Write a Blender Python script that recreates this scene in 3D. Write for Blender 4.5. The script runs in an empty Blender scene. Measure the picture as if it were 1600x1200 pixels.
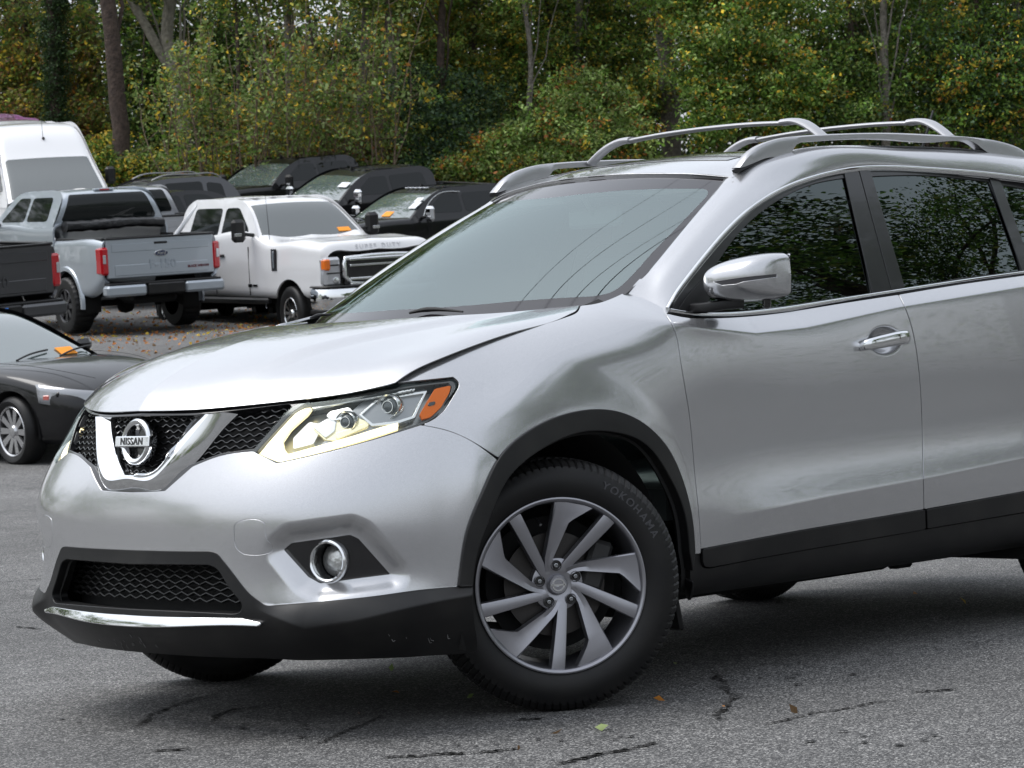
import bpy, math, random
import numpy as np
from math import radians, sin, cos, pi
rnd = random.Random(7)
nprs = np.random.RandomState(11)
sc = bpy.context.scene
col = sc.collection

# ------------------------------------------------------------------ camera
CAM = np.array([5.80685, 6.67133, 1.10059]); YAW, PITCH, ROLL, FOC = -2.3421355, -0.0168969, -0.0482432, 4333.85
_f = np.array([cos(PITCH)*cos(YAW), cos(PITCH)*sin(YAW), sin(PITCH)])
_r = np.cross(_f, [0, 0, 1]); _r /= np.linalg.norm(_r); _u = np.cross(_r, _f)
AR = cos(ROLL)*_r+sin(ROLL)*_u; AU = -sin(ROLL)*_r+cos(ROLL)*_u; AF = _f
cd = bpy.data.cameras.new('camera'); cam = bpy.data.objects.new('camera', cd); col.objects.link(cam)
from mathutils import Matrix, Vector
M = Matrix(((AR[0], AU[0], -AF[0], CAM[0]), (AR[1], AU[1], -AF[1], CAM[1]), (AR[2], AU[2], -AF[2], CAM[2]), (0, 0, 0, 1)))
cam.matrix_world = M
cd.sensor_width = 36; cd.lens = FOC/1600*36; cd.clip_start = .1; cd.clip_end = 2000
sc.camera = cam
cd.dof.use_dof = True; cd.dof.focus_distance = 8.6; cd.dof.aperture_fstop = 20.0

# ------------------------------------------------------------------ sky, sun, exposure
SUN_EL, SUN_AZ = 62, 312          # degrees; azimuth from +x towards +y, a bright patch of the overcast
w = bpy.data.worlds.new('World'); sc.world = w; w.use_nodes = True
nt = w.node_tree; bg = nt.nodes['Background']
sky = nt.nodes.new('ShaderNodeTexSky'); sky.sky_type = 'NISHITA'; sky.sun_disc = False
sky.sun_elevation = radians(SUN_EL); sky.sun_rotation = radians(90-SUN_AZ); sky.air_density = 1.6; sky.dust_density = 6; sky.ozone_density = 1.5
hs = nt.nodes.new('ShaderNodeHueSaturation'); hs.inputs['Saturation'].default_value = .28
nt.links.new(sky.outputs[0], hs.inputs['Color']); ga = nt.nodes.new('ShaderNodeGamma'); ga.inputs['Gamma'].default_value = .45     # cloud evens the sky out
mu = nt.nodes.new('ShaderNodeMix'); mu.data_type = 'RGBA'; mu.blend_type = 'MULTIPLY'; mu.inputs[0].default_value = 1; mu.inputs[7].default_value = (2.15, 2.25, 2.42, 1)
nt.links.new(hs.outputs[0], ga.inputs['Color']); nt.links.new(ga.outputs[0], mu.inputs[6]); nt.links.new(mu.outputs[2], bg.inputs['Color'])
bg.inputs['Strength'].default_value = .15
sl = bpy.data.lights.new('sun', 'SUN'); so = bpy.data.objects.new('sun', sl); col.objects.link(so)
sl.energy = 1.1; sl.angle = radians(35); sl.color = (1, .97, .93)
sd = Vector((cos(radians(SUN_EL))*cos(radians(SUN_AZ)), cos(radians(SUN_EL))*sin(radians(SUN_AZ)), sin(radians(SUN_EL))))
so.rotation_euler = sd.to_track_quat('Z', 'Y').to_euler()
sc.view_settings.view_transform = 'Standard'; sc.view_settings.look = 'None'; sc.view_settings.gamma = 1
sc.view_settings.exposure = 0.8
sc.cycles.max_bounces = 7; sc.cycles.transparent_max_bounces = 12; sc.cycles.use_denoising = True
sc.cycles.sample_clamp_indirect = 8

# ------------------------------------------------------------------ geometry helpers
def ray(px, py): return AF+AR*(px-800)/FOC-AU*(py-600)/FOC
def pt(px, py, x=None, y=None, z=None, d=None):
    """3-D point seen at a photo position once one coordinate (or the depth) is known"""
    r = ray(px, py)
    if x is not None: t = (x-CAM[0])/r[0]
    elif y is not None: t = (y-CAM[1])/r[1]
    elif z is not None: t = (z-CAM[2])/r[2]
    else: t = d
    return CAM+r*t
def sym(L, Rr):
    """point whose own image is at L and whose mirror image across the car's centre plane is at Rr"""
    a, b_, fl = ray(*L), ray(*Rr), np.array([1, -1, 1]); b2 = b_*fl; t = np.linalg.lstsq(np.stack([a, -b2], 1), CAM*fl-CAM, rcond=None)[0]
    return (CAM+a*t[0]+CAM*fl+b2*t[1])/2
def pix(P):
    d = P-CAM; z = d@AF
    return np.stack([800+FOC*(d@AR)/z, 600-FOC*(d@AU)/z], -1)

def splmat(k, t):
    """weights of the natural cubic spline through knots k, evaluated at t"""
    k = np.asarray(k, float); n = len(k); t = np.clip(np.asarray(t, float), k[0], k[-1])
    if n == 2:
        a = (t-k[0])/(k[1]-k[0]); return np.stack([1-a, a], 1)
    h = np.diff(k); A = np.eye(n); B = np.zeros((n, n))
    for i in range(1, n-1):
        A[i, i-1] = h[i-1]; A[i, i] = 2*(h[i-1]+h[i]); A[i, i+1] = h[i]
        B[i, i-1] = 6/h[i-1]; B[i, i] = -6/h[i-1]-6/h[i]; B[i, i+1] = 6/h[i]
    Mm = np.linalg.solve(A, B)
    j = np.clip(np.searchsorted(k, t, 'right')-1, 0, n-2); hh = h[j]; a = (k[j+1]-t)/hh; b = 1-a
    W = np.zeros((len(t), n)); I = np.arange(len(t))
    W[I, j] += a; W[I, j+1] += b
    return W+((a**3-a)*hh**2/6)[:, None]*Mm[j]+((b**3-b)*hh**2/6)[:, None]*Mm[j+1]
def knots(P):
    """centripetal-like knots for a net P[n,m,3] along axis 0"""
    d = np.linalg.norm(np.diff(P, axis=0), axis=2).mean(1); return np.concatenate([[0], np.cumsum(d)])
def curve(pts, n=40, closed=False):
    P = np.array(pts, float)
    if closed: P = np.vstack([P[-3:-1] if np.allclose(P[0], P[-1]) else P[-2:], P, P[:2]])
    d = np.linalg.norm(np.diff(P, axis=0), axis=1); k = np.concatenate([[0], np.cumsum(np.maximum(d, 1e-6))])
    t = np.linspace(k[2] if closed else k[0], k[-2]-0 if closed else k[-1], n+1 if closed else n)
    Q = splmat(k, t)@P
    return Q[:-1] if closed else Q
def path(s, n=6):
    """2-D outline 'x,y x,y ...'; a point followed by ! is a corner, runs between corners are smooth"""
    pts = []; cor = []
    for q in s.split():
        cor.append(q.endswith('!')); a, b = q.rstrip('!').split(','); pts.append((float(a), float(b)))
    N = len(pts)
    if not any(cor): return curve(pts, N*n, True)
    s0 = cor.index(True); pts = pts[s0:]+pts[:s0]+[pts[s0]]; cor = cor[s0:]+cor[:s0]+[True]
    out = []; run = [pts[0]]
    for p, c in zip(pts[1:], cor[1:]):
        run.append(p)
        if c:
            q = np.array(run, float) if len(run) == 2 else curve(run, (len(run)-1)*n+1)
            out.append(q[:-1]); run = [p]
    return np.vstack(out)
def sdf(poly, X):
    """signed distance of 2-D points X to a closed polygon, negative inside"""
    poly = np.asarray(poly, float)
    lo = poly.min(0)-60; hi = poly.max(0)+60
    near = ((X > lo) & (X < hi)).all(1); out = np.full(len(X), 1e3); Q = X[near]
    d2 = np.full(len(Q), 1e12); ins = np.zeros(len(Q), bool)
    for a, b in zip(poly, np.roll(poly, -1, 0)):
        e = b-a; v = Q-a; L = e@e
        if L < 1e-12: continue
        t = np.clip((v@e)/L, 0, 1); q = v-t[:, None]*e; d2 = np.minimum(d2, (q*q).sum(1))
        c = ((a[1] <= Q[:, 1]) != (b[1] <= Q[:, 1]))
        with np.errstate(divide='ignore', invalid='ignore'):
            xi = a[0]+(Q[:, 1]-a[1])*e[0]/e[1]
        ins ^= c & (Q[:, 0] < xi)
    d = np.sqrt(d2); d[ins] *= -1; out[near] = d
    return out

class Msh:
    """triangle/quad soup with per-vertex normals"""
    def __init__(s, P, N, T): s.P, s.N, s.T = P, N, T
def grid_mesh(P, flip=False):
    n, m, _ = P.shape
    du = np.gradient(P, axis=0); dv = np.gradient(P, axis=1); N = np.cross(du, dv)
    N /= np.linalg.norm(N, axis=2)[..., None]+1e-12
    I = np.arange(n*m).reshape(n, m); a, b, c, d = I[:-1, :-1].ravel(), I[1:, :-1].ravel(), I[1:, 1:].ravel(), I[:-1, 1:].ravel()
    T = np.concatenate([np.stack([a, b, c], 1), np.stack([a, c, d], 1)])
    if flip: N = -N; T = T[:, ::-1]
    return Msh(P.reshape(-1, 3), N.reshape(-1, 3), T)
def surf(net, nu, nv, flip=False, uk=None, vk=None):
    net = np.array(net, float); ku = knots(net); kv = knots(net.transpose(1, 0, 2))
    Wu = splmat(ku, np.linspace(ku[0], ku[-1], nu)); Wv = splmat(kv, np.linspace(kv[0], kv[-1], nv))
    return np.einsum('ai,ijk,bj->abk', Wu, net, Wv)
def clip(m, f):
    """keep the part of m where f < 0"""
    ins = f < 0; c = ins[m.T].sum(1)
    full = m.T[c == 3]; part = m.T[(c > 0) & (c < 3)]
    P = [m.P]; N = [m.N]; base = len(m.P); cache = {}; newP = []; newN = []; tris = []
    def mid(a, b):
        k = (a, b) if a < b else (b, a)
        if k not in cache:
            t = f[k[0]]/(f[k[0]]-f[k[1]]); cache[k] = base+len(newP)
            newP.append(m.P[k[0]]*(1-t)+m.P[k[1]]*t); newN.append(m.N[k[0]]*(1-t)+m.N[k[1]]*t)
        return cache[k]
    for t in part.tolist():
        i = [ins[v] for v in t]
        if sum(i) == 1:
            k = i.index(True); a, b, c2 = t[k], t[(k+1) % 3], t[(k+2) % 3]
            tris.append((a, mid(a, b), mid(a, c2)))
        else:
            k = i.index(False); a, b, c2 = t[k], t[(k+1) % 3], t[(k+2) % 3]
            p, q = mid(a, b), mid(a, c2); tris.append((p, b, c2)); tris.append((p, c2, q))
    T = np.concatenate([full, np.array(tris, int).reshape(-1, 3)])
    PP = np.concatenate([m.P, np.array(newP).reshape(-1, 3)]); NN = np.concatenate([m.N, np.array(newN).reshape(-1, 3)])
    u, inv = np.unique(T, return_inverse=True)
    NN = NN[u]; NN = NN/(np.linalg.norm(NN, axis=1)[:, None]+1e-12)
    return Msh(PP[u], NN, inv.reshape(-1, 3))
def inside(m, poly, g=0): return clip(m, sdf(poly, pix(m.P))+g)
def outside(m, poly, g=0): return clip(m, -sdf(poly, pix(m.P))+g)
def offset(m, d): return Msh(m.P+m.N*d, m.N, m.T)
def mirror(m): return Msh(m.P*[1, -1, 1], m.N*[1, -1, 1], m.T[:, ::-1])
def join(*ms):
    P = []; N = []; T = []; o = 0
    for m in ms: P.append(m.P); N.append(m.N); T.append(m.T+o); o += len(m.P)
    return Msh(np.concatenate(P), np.concatenate(N), np.concatenate(T))
def weld(m, tol=1e-5):
    k = np.round(m.P/tol).astype(np.int64); _, idx, inv = np.unique(k, axis=0, return_index=True, return_inverse=True)
    T = inv.ravel()[m.T]; ok = (T[:, 0] != T[:, 1]) & (T[:, 1] != T[:, 2]) & (T[:, 0] != T[:, 2])
    N = m.N[idx].copy(); P = m.P[idx]; c = np.abs(P[:, 1]) < 1e-4; N[c, 1] = 0; N /= np.linalg.norm(N, axis=1)[:, None]+1e-12
    return Msh(P, N, T[ok])
def flange(m, depth=.008, r=.0015):
    """rounded edge turned inwards along every open border"""
    T = m.T; E = np.concatenate([T[:, [0, 1]], T[:, [1, 2]], T[:, [2, 0]]]); k = np.sort(E, 1)
    key = k[:, 0]*10**8+k[:, 1]; u, idx, cnt = np.unique(key, return_index=True, return_counts=True); B = E[idx[cnt == 1]]
    if not len(B): return m
    out = np.zeros_like(m.P)
    d = m.P[B[:, 1]]-m.P[B[:, 0]]; nn = m.N[B[:, 0]]; o = np.cross(d, nn); o /= np.linalg.norm(o, axis=1)[:, None]+1e-12
    np.add.at(out, B[:, 0], o); np.add.at(out, B[:, 1], o)
    bv = np.unique(B); out = out[bv]; out /= np.linalg.norm(out, axis=1)[:, None]+1e-12
    n0 = m.N[bv]; P0 = m.P[bv]; base = len(m.P); nb = len(bv); loc = {v: i for i, v in enumerate(bv.tolist())}
    Ps = [m.P]; Ns = [m.N]
    Ps.append(P0+out*r*.7-n0*r*.3); Ns.append((n0+out)*.7071)
    Ps.append(P0+out*r-n0*r); Ns.append(out)
    Ps.append(P0+out*r*.9-n0*depth); Ns.append(out)
    L = np.array([[loc[a], loc[b]] for a, b in B.tolist()]); a, b = L[:, 0], L[:, 1]; Tn = [T]
    prev_a, prev_b = B[:, 0], B[:, 1]
    for s in range(3):
        na, nb_ = base+s*nb+a, base+s*nb+b
        Tn.append(np.stack([prev_b, prev_a, na], 1)); Tn.append(np.stack([prev_b, na, nb_], 1)); prev_a, prev_b = na, nb_
    return Msh(np.concatenate(Ps), np.concatenate(Ns), np.concatenate(Tn))

def tag(o, label=None, cat=None, group=None, kind=None):
    if label: o['label'] = label
    if cat: o['category'] = cat
    if group: o['group'] = group
    if kind: o['kind'] = kind
    return o
def empty(name, loc=(0, 0, 0), rz=0, label=None, cat=None, group=None):
    o = bpy.data.objects.new(name, None); col.objects.link(o); o.location = loc; o.rotation_euler.z = rz; o.empty_display_size = .2
    return tag(o, label, cat, group)
def link(name, me, mat, parent=None):
    o = bpy.data.objects.new(name, me); col.objects.link(o)
    for mm in (mat if isinstance(mat, (list, tuple)) else [mat]): me.materials.append(mm)
    if parent is not None: o.parent = parent
    return o
def mobj(name, m, mat, parent=None, fl=None, r=.0015):
    if fl: m = flange(m, fl, r)
    me = bpy.data.meshes.new(name); n, t = len(m.P), len(m.T)
    me.vertices.add(n); me.vertices.foreach_set('co', m.P.astype(np.float32).ravel())
    me.loops.add(3*t); me.loops.foreach_set('vertex_index', m.T.astype(np.int32).ravel())
    me.polygons.add(t); me.polygons.foreach_set('loop_start', np.arange(0, 3*t, 3, dtype=np.int32))
    me.polygons.foreach_set('use_smooth', np.ones(t, bool))
    me.update(); me.validate()
    me.normals_split_custom_set_from_vertices(m.N.astype(np.float32).tolist() if len(me.vertices) == n else [v.normal for v in me.vertices])
    return link(name, me, mat, parent)

class MB:
    """collects polygons; build() links them as one object"""
    def __init__(s): s.v = []; s.f = []; s.mi = []; s.m = 0
    def add(s, V, Fc):
        o = len(s.v); s.v += [tuple(map(float, p)) for p in V]; s.f += [tuple(i+o for i in q) for q in Fc]; s.mi += [s.m]*len(Fc); return s
    def box(s, c, sz, R=None, bev=0):
        c = np.array(c, float); h = np.array(sz, float)/2; b = min(bev, *(h*.9)) if bev else 0
        if not b:
            V = np.array([[x, y, z] for x in (-1, 1) for y in (-1, 1) for z in (-1, 1)])*h
            Fc = [(0, 1, 3, 2), (4, 6, 7, 5), (0, 4, 5, 1), (2, 3, 7, 6), (0, 2, 6, 4), (1, 5, 7, 3)]
        else:
            V = []; idx = {}
            for sx in (-1, 1):
                for sy in (-1, 1):
                    for sz_ in (-1, 1):
                        for ax in range(3):
                            p = np.array([sx, sy, sz_])*(h-b); p[ax] += b*(sx, sy, sz_)[ax]; idx[sx, sy, sz_, ax] = len(V); V.append(p)
            Fc = []
            for ax in range(3):
                o1, o2 = (ax+1) % 3, (ax+2) % 3
                for sg in (-1, 1):
                    q = []
                    for a, b2 in ((-1, -1), (1, -1), (1, 1), (-1, 1)):
                        k = [0, 0, 0]; k[ax] = sg; k[o1] = a; k[o2] = b2; q.append(idx[(*k, ax)])
                    Fc.append(tuple(q if sg > 0 else q[::-1]))
                for a in (-1, 1):
                    for b2 in (-1, 1):
                        k0 = [0, 0, 0]; k0[o1] = a; k0[o2] = b2; k0[ax] = -1; k1 = list(k0); k1[ax] = 1
                        q = [idx[(*k0, o1)], idx[(*k1, o1)], idx[(*k1, o2)], idx[(*k0, o2)]]
                        Fc.append(tuple(q if a*b2 < 0 else q[::-1]))
            for sx in (-1, 1):
                for sy in (-1, 1):
                    for sz_ in (-1, 1):
                        q = [idx[sx, sy, sz_, 0], idx[sx, sy, sz_, 1], idx[sx, sy, sz_, 2]]
                        Fc.append(tuple(q if sx*sy*sz_ > 0 else q[::-1]))
            V = np.array(V)
        if R is not None: V = V@np.array(R).T
        return s.add(V+c, Fc)
    def sweep(s, pts, prof, up=(0, 0, 1), scale=None, closed=False, caps=True):
        """prof: 2-D (side, up) outline swept along pts"""
        P = np.array(pts, float); n = len(P); prof = np.array(prof, float); k = len(prof)
        T = np.gradient(P, axis=0) if not closed else np.roll(P, -1, 0)-np.roll(P, 1, 0)
        T /= np.linalg.norm(T, axis=1)[:, None]+1e-12; V = []
        for i in range(n):
            U = np.array(up[i] if np.ndim(up) == 2 else up, float); S = np.cross(T[i], U); S /= np.linalg.norm(S)+1e-12; W = np.cross(S, T[i])
            q = prof if scale is None else prof*(scale[i] if np.ndim(scale) == 1 else np.array(scale[i]))
            V.append(P[i]+q[:, :1]*S+q[:, 1:2]*W)
        V = np.concatenate(V); Fc = []
        for i in range(n if closed else n-1):
            j = (i+1) % n
            for a in range(k):
                b = (a+1) % k; Fc.append((i*k+a, i*k+b, j*k+b, j*k+a))
        if caps and not closed: Fc.append(tuple(range(k))[::-1]); Fc.append(tuple((n-1)*k+i for i in range(k)))
        return s.add(V, Fc)
    def tube(s, pts, r, n=8, **kw):
        a = np.arange(n)*2*pi/n; P = np.array(pts, float)
        T = P[-1]-P[0]; up = (0, 0, 1) if abs(T[2]) < .95*np.linalg.norm(T) else (1, 0, 0)
        kw.setdefault('up', up); rr = np.full(len(P), 1.)*r
        return s.sweep(P, np.stack([np.cos(a), np.sin(a)], 1), scale=rr, **kw)
    def lathe(s, prof, n=48, c=(0, 0, 0), R=None, close=False):
        """prof (r, h) about the local z axis"""
        prof = np.array(prof, float); k = len(prof); V = []
        for i in range(n):
            a = 2*pi*i/n; V.append(np.stack([prof[:, 0]*cos(a), prof[:, 0]*sin(a), prof[:, 1]], 1))
        V = np.concatenate(V); Fc = []
        for i in range(n):
            j = (i+1) % n
            for a in range(k if close else k-1):
                b = (a+1) % k; Fc.append((i*k+a, j*k+a, j*k+b, i*k+b))
        if R is not None: V = V@np.array(R).T
        return s.add(V+np.array(c), Fc)
    def grid(s, P, flip=False):
        n, m, _ = P.shape; Fc = []
        for i in range(n-1):
            for j in range(m-1):
                q = (i*m+j, (i+1)*m+j, (i+1)*m+j+1, i*m+j+1); Fc.append(q[::-1] if flip else q)
        return s.add(P.reshape(-1, 3), Fc)
    def prism(s, outline, depth, R=None, c=(0, 0, 0), bev=0):
        """outline in local xy, extruded +z by depth; optional bevel at the top"""
        o = np.array(outline, float); n = len(o)
        rings = [np.c_[o, np.zeros(n)]]
        if bev:
            e1 = o-np.roll(o, 1, 0); e2 = np.roll(o, -1, 0)-o; nn = np.stack([e1[:, 1]+e2[:, 1], -(e1[:, 0]+e2[:, 0])], 1)
            nn /= np.linalg.norm(nn, axis=1)[:, None]+1e-9
            ar = (o[:, 0]*np.roll(o[:, 1], -1)-np.roll(o[:, 0], -1)*o[:, 1]).sum()
            if ar < 0: nn = -nn
            rings.append(np.c_[o, np.full(n, depth-bev)]); rings.append(np.c_[o-nn*bev, np.full(n, depth)])
        else: rings.append(np.c_[o, np.full(n, depth)])
        V = np.concatenate(rings); Fc = []
        for k in range(len(rings)-1):
            for i in range(n):
                j = (i+1) % n; Fc.append((k*n+i, k*n+j, (k+1)*n+j, (k+1)*n+i))
        Fc.append(tuple(range(n))[::-1]); Fc.append(tuple((len(rings)-1)*n+i for i in range(n)))
        if R is not None: V = V@np.array(R).T
        return s.add(V+np.array(c), Fc)
    def mir(s):
        n = len(s.v); s.v += [(x, -y, z) for x, y, z in s.v[:n]]; k = len(s.f)
        s.f += [tuple(i+n for i in q[::-1]) for q in s.f[:k]]; s.mi += s.mi[:k]; return s
    def build(s, name, mat, parent=None, smooth=35, bevel=None, sub=None):
        me = bpy.data.meshes.new(name); me.from_pydata(s.v, [], s.f); me.update()
        import bmesh
        bm = bmesh.new(); bm.from_mesh(me); bmesh.ops.recalc_face_normals(bm, faces=bm.faces) if len(s.f) < 60000 else None
        bm.to_mesh(me); bm.free()
        if len(set(s.mi)) > 1: me.polygons.foreach_set('material_index', s.mi)
        if smooth:
            me.polygons.foreach_set('use_smooth', [True]*len(me.polygons)); me.set_sharp_from_angle(angle=radians(smooth))
        o = link(name, me, mat, parent)
        if bevel:
            b = o.modifiers.new('bevel', 'BEVEL'); b.width = bevel; b.segments = 2; b.limit_method = 'ANGLE'; b.angle_limit = radians(35); b.harden_normals = False
        if sub:
            b = o.modifiers.new('sub', 'SUBSURF'); b.levels = b.render_levels = sub
        return o
def Rz(a): return np.array([[cos(a), -sin(a), 0], [sin(a), cos(a), 0], [0, 0, 1]])
def Rx(a): return np.array([[1, 0, 0], [0, cos(a), -sin(a)], [0, sin(a), cos(a)]])
def Ry(a): return np.array([[cos(a), 0, sin(a)], [0, 1, 0], [-sin(a), 0, cos(a)]])
def frame(x, y, z): return np.stack([np.array(x, float), np.array(y, float), np.array(z, float)], 1)
def textmesh(s, size, depth=.001, bold=0, res=3, shear=0, space=1.0):
    """letters as a mesh, centred, in local xy; returns (verts, faces)"""
    c = bpy.data.curves.new('t', 'FONT'); c.body = s; c.size = size; c.extrude = depth; c.offset = bold; c.resolution_u = res
    c.align_x = 'CENTER'; c.align_y = 'CENTER'; c.shear = shear; c.space_character = space
    o = bpy.data.objects.new('t', c); col.objects.link(o); bpy.context.view_layer.update()
    dg = bpy.context.evaluated_depsgraph_get(); me = o.evaluated_get(dg).to_mesh()
    V = np.array([v.co[:] for v in me.vertices]); Fc = [tuple(p.vertices) for p in me.polygons]
    bpy.data.objects.remove(o); bpy.data.curves.remove(c)
    return V, Fc

# ------------------------------------------------------------------ materials
def mat(name, base, rough=.5, metal=0, coat=0, coat_r=.03, spec=None, emit=None, es=0, bump=None, var=None, trans=0, ior=None, alpha=None):
    """bump=(scale,strength,distance) noise bump; var=(scale, colour2, lo, hi) noise colour variation"""
    m = bpy.data.materials.new(name); m.use_nodes = True; t = m.node_tree; b = t.nodes['Principled BSDF']
    b.inputs['Base Color'].default_value = (*base, 1); b.inputs['Roughness'].default_value = rough; b.inputs['Metallic'].default_value = metal
    b.inputs['Coat Weight'].default_value = coat; b.inputs['Coat Roughness'].default_value = coat_r
    if spec is not None: b.inputs['Specular IOR Level'].default_value = spec
    if ior: b.inputs['IOR'].default_value = ior
    if trans: b.inputs['Transmission Weight'].default_value = trans
    if emit: b.inputs['Emission Color'].default_value = (*emit, 1); b.inputs['Emission Strength'].default_value = es
    tc = t.nodes.new('ShaderNodeTexCoord')
    if var:
        n = t.nodes.new('ShaderNodeTexNoise'); n.inputs['Scale'].default_value = var[0]; n.inputs['Detail'].default_value = 6
        r = t.nodes.new('ShaderNodeValToRGB'); r.color_ramp.elements[0].position = var[2]; r.color_ramp.elements[1].position = var[3]
        r.color_ramp.elements[0].color = (*base, 1); r.color_ramp.elements[1].color = (*var[1], 1)
        t.links.new(tc.outputs['Object'], n.inputs['Vector']); t.links.new(n.outputs[0], r.inputs[0]); t.links.new(r.outputs[0], b.inputs['Base Color'])
    if bump:
        n = t.nodes.new('ShaderNodeTexNoise'); n.inputs['Scale'].default_value = bump[0]; n.inputs['Detail'].default_value = 4
        bp = t.nodes.new('ShaderNodeBump'); bp.inputs['Strength'].default_value = bump[1]; bp.inputs['Distance'].default_value = bump[2]
        t.links.new(tc.outputs['Object'], n.inputs['Vector']); t.links.new(n.outputs[0], bp.inputs['Height']); t.links.new(bp.outputs[0], b.inputs['Normal'])
    return m
def paint(name, base, metal=.75, rough=.36, flake=.07, dirt=0):
    m = mat(name, base, rough, metal, coat=1, coat_r=.015); t = m.node_tree; b = t.nodes['Principled BSDF']
    tc = t.nodes.new('ShaderNodeTexCoord'); v = t.nodes.new('ShaderNodeTexVoronoi'); v.inputs['Scale'].default_value = 900
    mp = t.nodes.new('ShaderNodeMapRange'); mp.inputs['To Min'].default_value = 1-flake; mp.inputs['To Max'].default_value = 1+flake
    sp = t.nodes.new('ShaderNodeSeparateColor'); mx = t.nodes.new('ShaderNodeMix'); mx.data_type = 'RGBA'; mx.blend_type = 'MULTIPLY'; mx.inputs[0].default_value = 1
    cb = t.nodes.new('ShaderNodeCombineColor')
    t.links.new(tc.outputs['Object'], v.inputs['Vector']); t.links.new(v.outputs['Color'], sp.inputs[0]); t.links.new(sp.outputs[0], mp.inputs['Value'])
    for k in range(3): t.links.new(mp.outputs[0], cb.inputs[k])
    mx.inputs[6].default_value = (*base, 1); t.links.new(cb.outputs[0], mx.inputs[7]); t.links.new(mx.outputs[2], b.inputs['Base Color'])
    if dirt:   # road film: roughens the lacquer in patches
        n = t.nodes.new('ShaderNodeTexNoise'); n.inputs['Scale'].default_value = 6; n.inputs['Detail'].default_value = 8
        r2 = t.nodes.new('ShaderNodeMapRange'); r2.inputs['From Min'].default_value = .45; r2.inputs['From Max'].default_value = .75
        r2.inputs['To Min'].default_value = .015; r2.inputs['To Max'].default_value = dirt
        t.links.new(tc.outputs['Object'], n.inputs['Vector']); t.links.new(n.outputs[0], r2.inputs['Value']); t.links.new(r2.outputs[0], b.inputs['Coat Roughness'])
    return m
def glass(name, tint, refl_ior=1.5, rough=0.0):
    """thin pane: see-through tint plus mirror reflection by Fresnel"""
    m = bpy.data.materials.new(name); m.use_nodes = True; t = m.node_tree
    for n in list(t.nodes):
        if n.type != 'OUTPUT_MATERIAL': t.nodes.remove(n)
    out = t.nodes[0]; tr = t.nodes.new('ShaderNodeBsdfTransparent'); tr.inputs[0].default_value = (*tint, 1)
    gl = t.nodes.new('ShaderNodeBsdfGlossy'); gl.inputs['Roughness'].default_value = rough; gl.inputs['Color'].default_value = (.86, .98, .97, 1)
    fr = t.nodes.new('ShaderNodeFresnel'); fr.inputs['IOR'].default_value = refl_ior
    ge = t.nodes.new('ShaderNodeNewGeometry'); mul = t.nodes.new('ShaderNodeMath'); mul.operation = 'MULTIPLY'
    inv = t.nodes.new('ShaderNodeMath'); inv.operation = 'SUBTRACT'; inv.inputs[0].default_value = 1
    t.links.new(ge.outputs['Backfacing'], inv.inputs[1]); t.links.new(fr.outputs[0], mul.inputs[0]); t.links.new(inv.outputs[0], mul.inputs[1])
    mx = t.nodes.new('ShaderNodeMixShader'); t.links.new(mul.outputs[0], mx.inputs[0]); t.links.new(tr.outputs[0], mx.inputs[1]); t.links.new(gl.outputs[0], mx.inputs[2])
    t.links.new(mx.outputs[0], out.inputs[0]); return m

silver = paint('silver_paint', (.53, .533, .545), metal=.8, rough=.22, dirt=.03)
blackp = mat('black_plastic', (.006, .006, .0065), .42, bump=(700, .3, .0006), var=(7, (.014, .0135, .013), .45, .7), spec=.4)
gloss_black = mat('gloss_black', (.008, .008, .009), .12, coat=.6)
matte_black = mat('matte_black', (.006, .006, .006), .9)
rubber = mat('rubber', (.0065, .0065, .007), .5, bump=(260, .2, .0006), var=(9, (.012, .0115, .011), .4, .7), spec=.3)
chrome = mat('chrome', (.78, .79, .80), .04, 1)
dark_chrome = mat('dark_chrome', (.32, .33, .34), .18, 1)
alloy = mat('grey_alloy', (.30, .30, .325), .33, .85, coat=.5, coat_r=.12)
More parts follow.
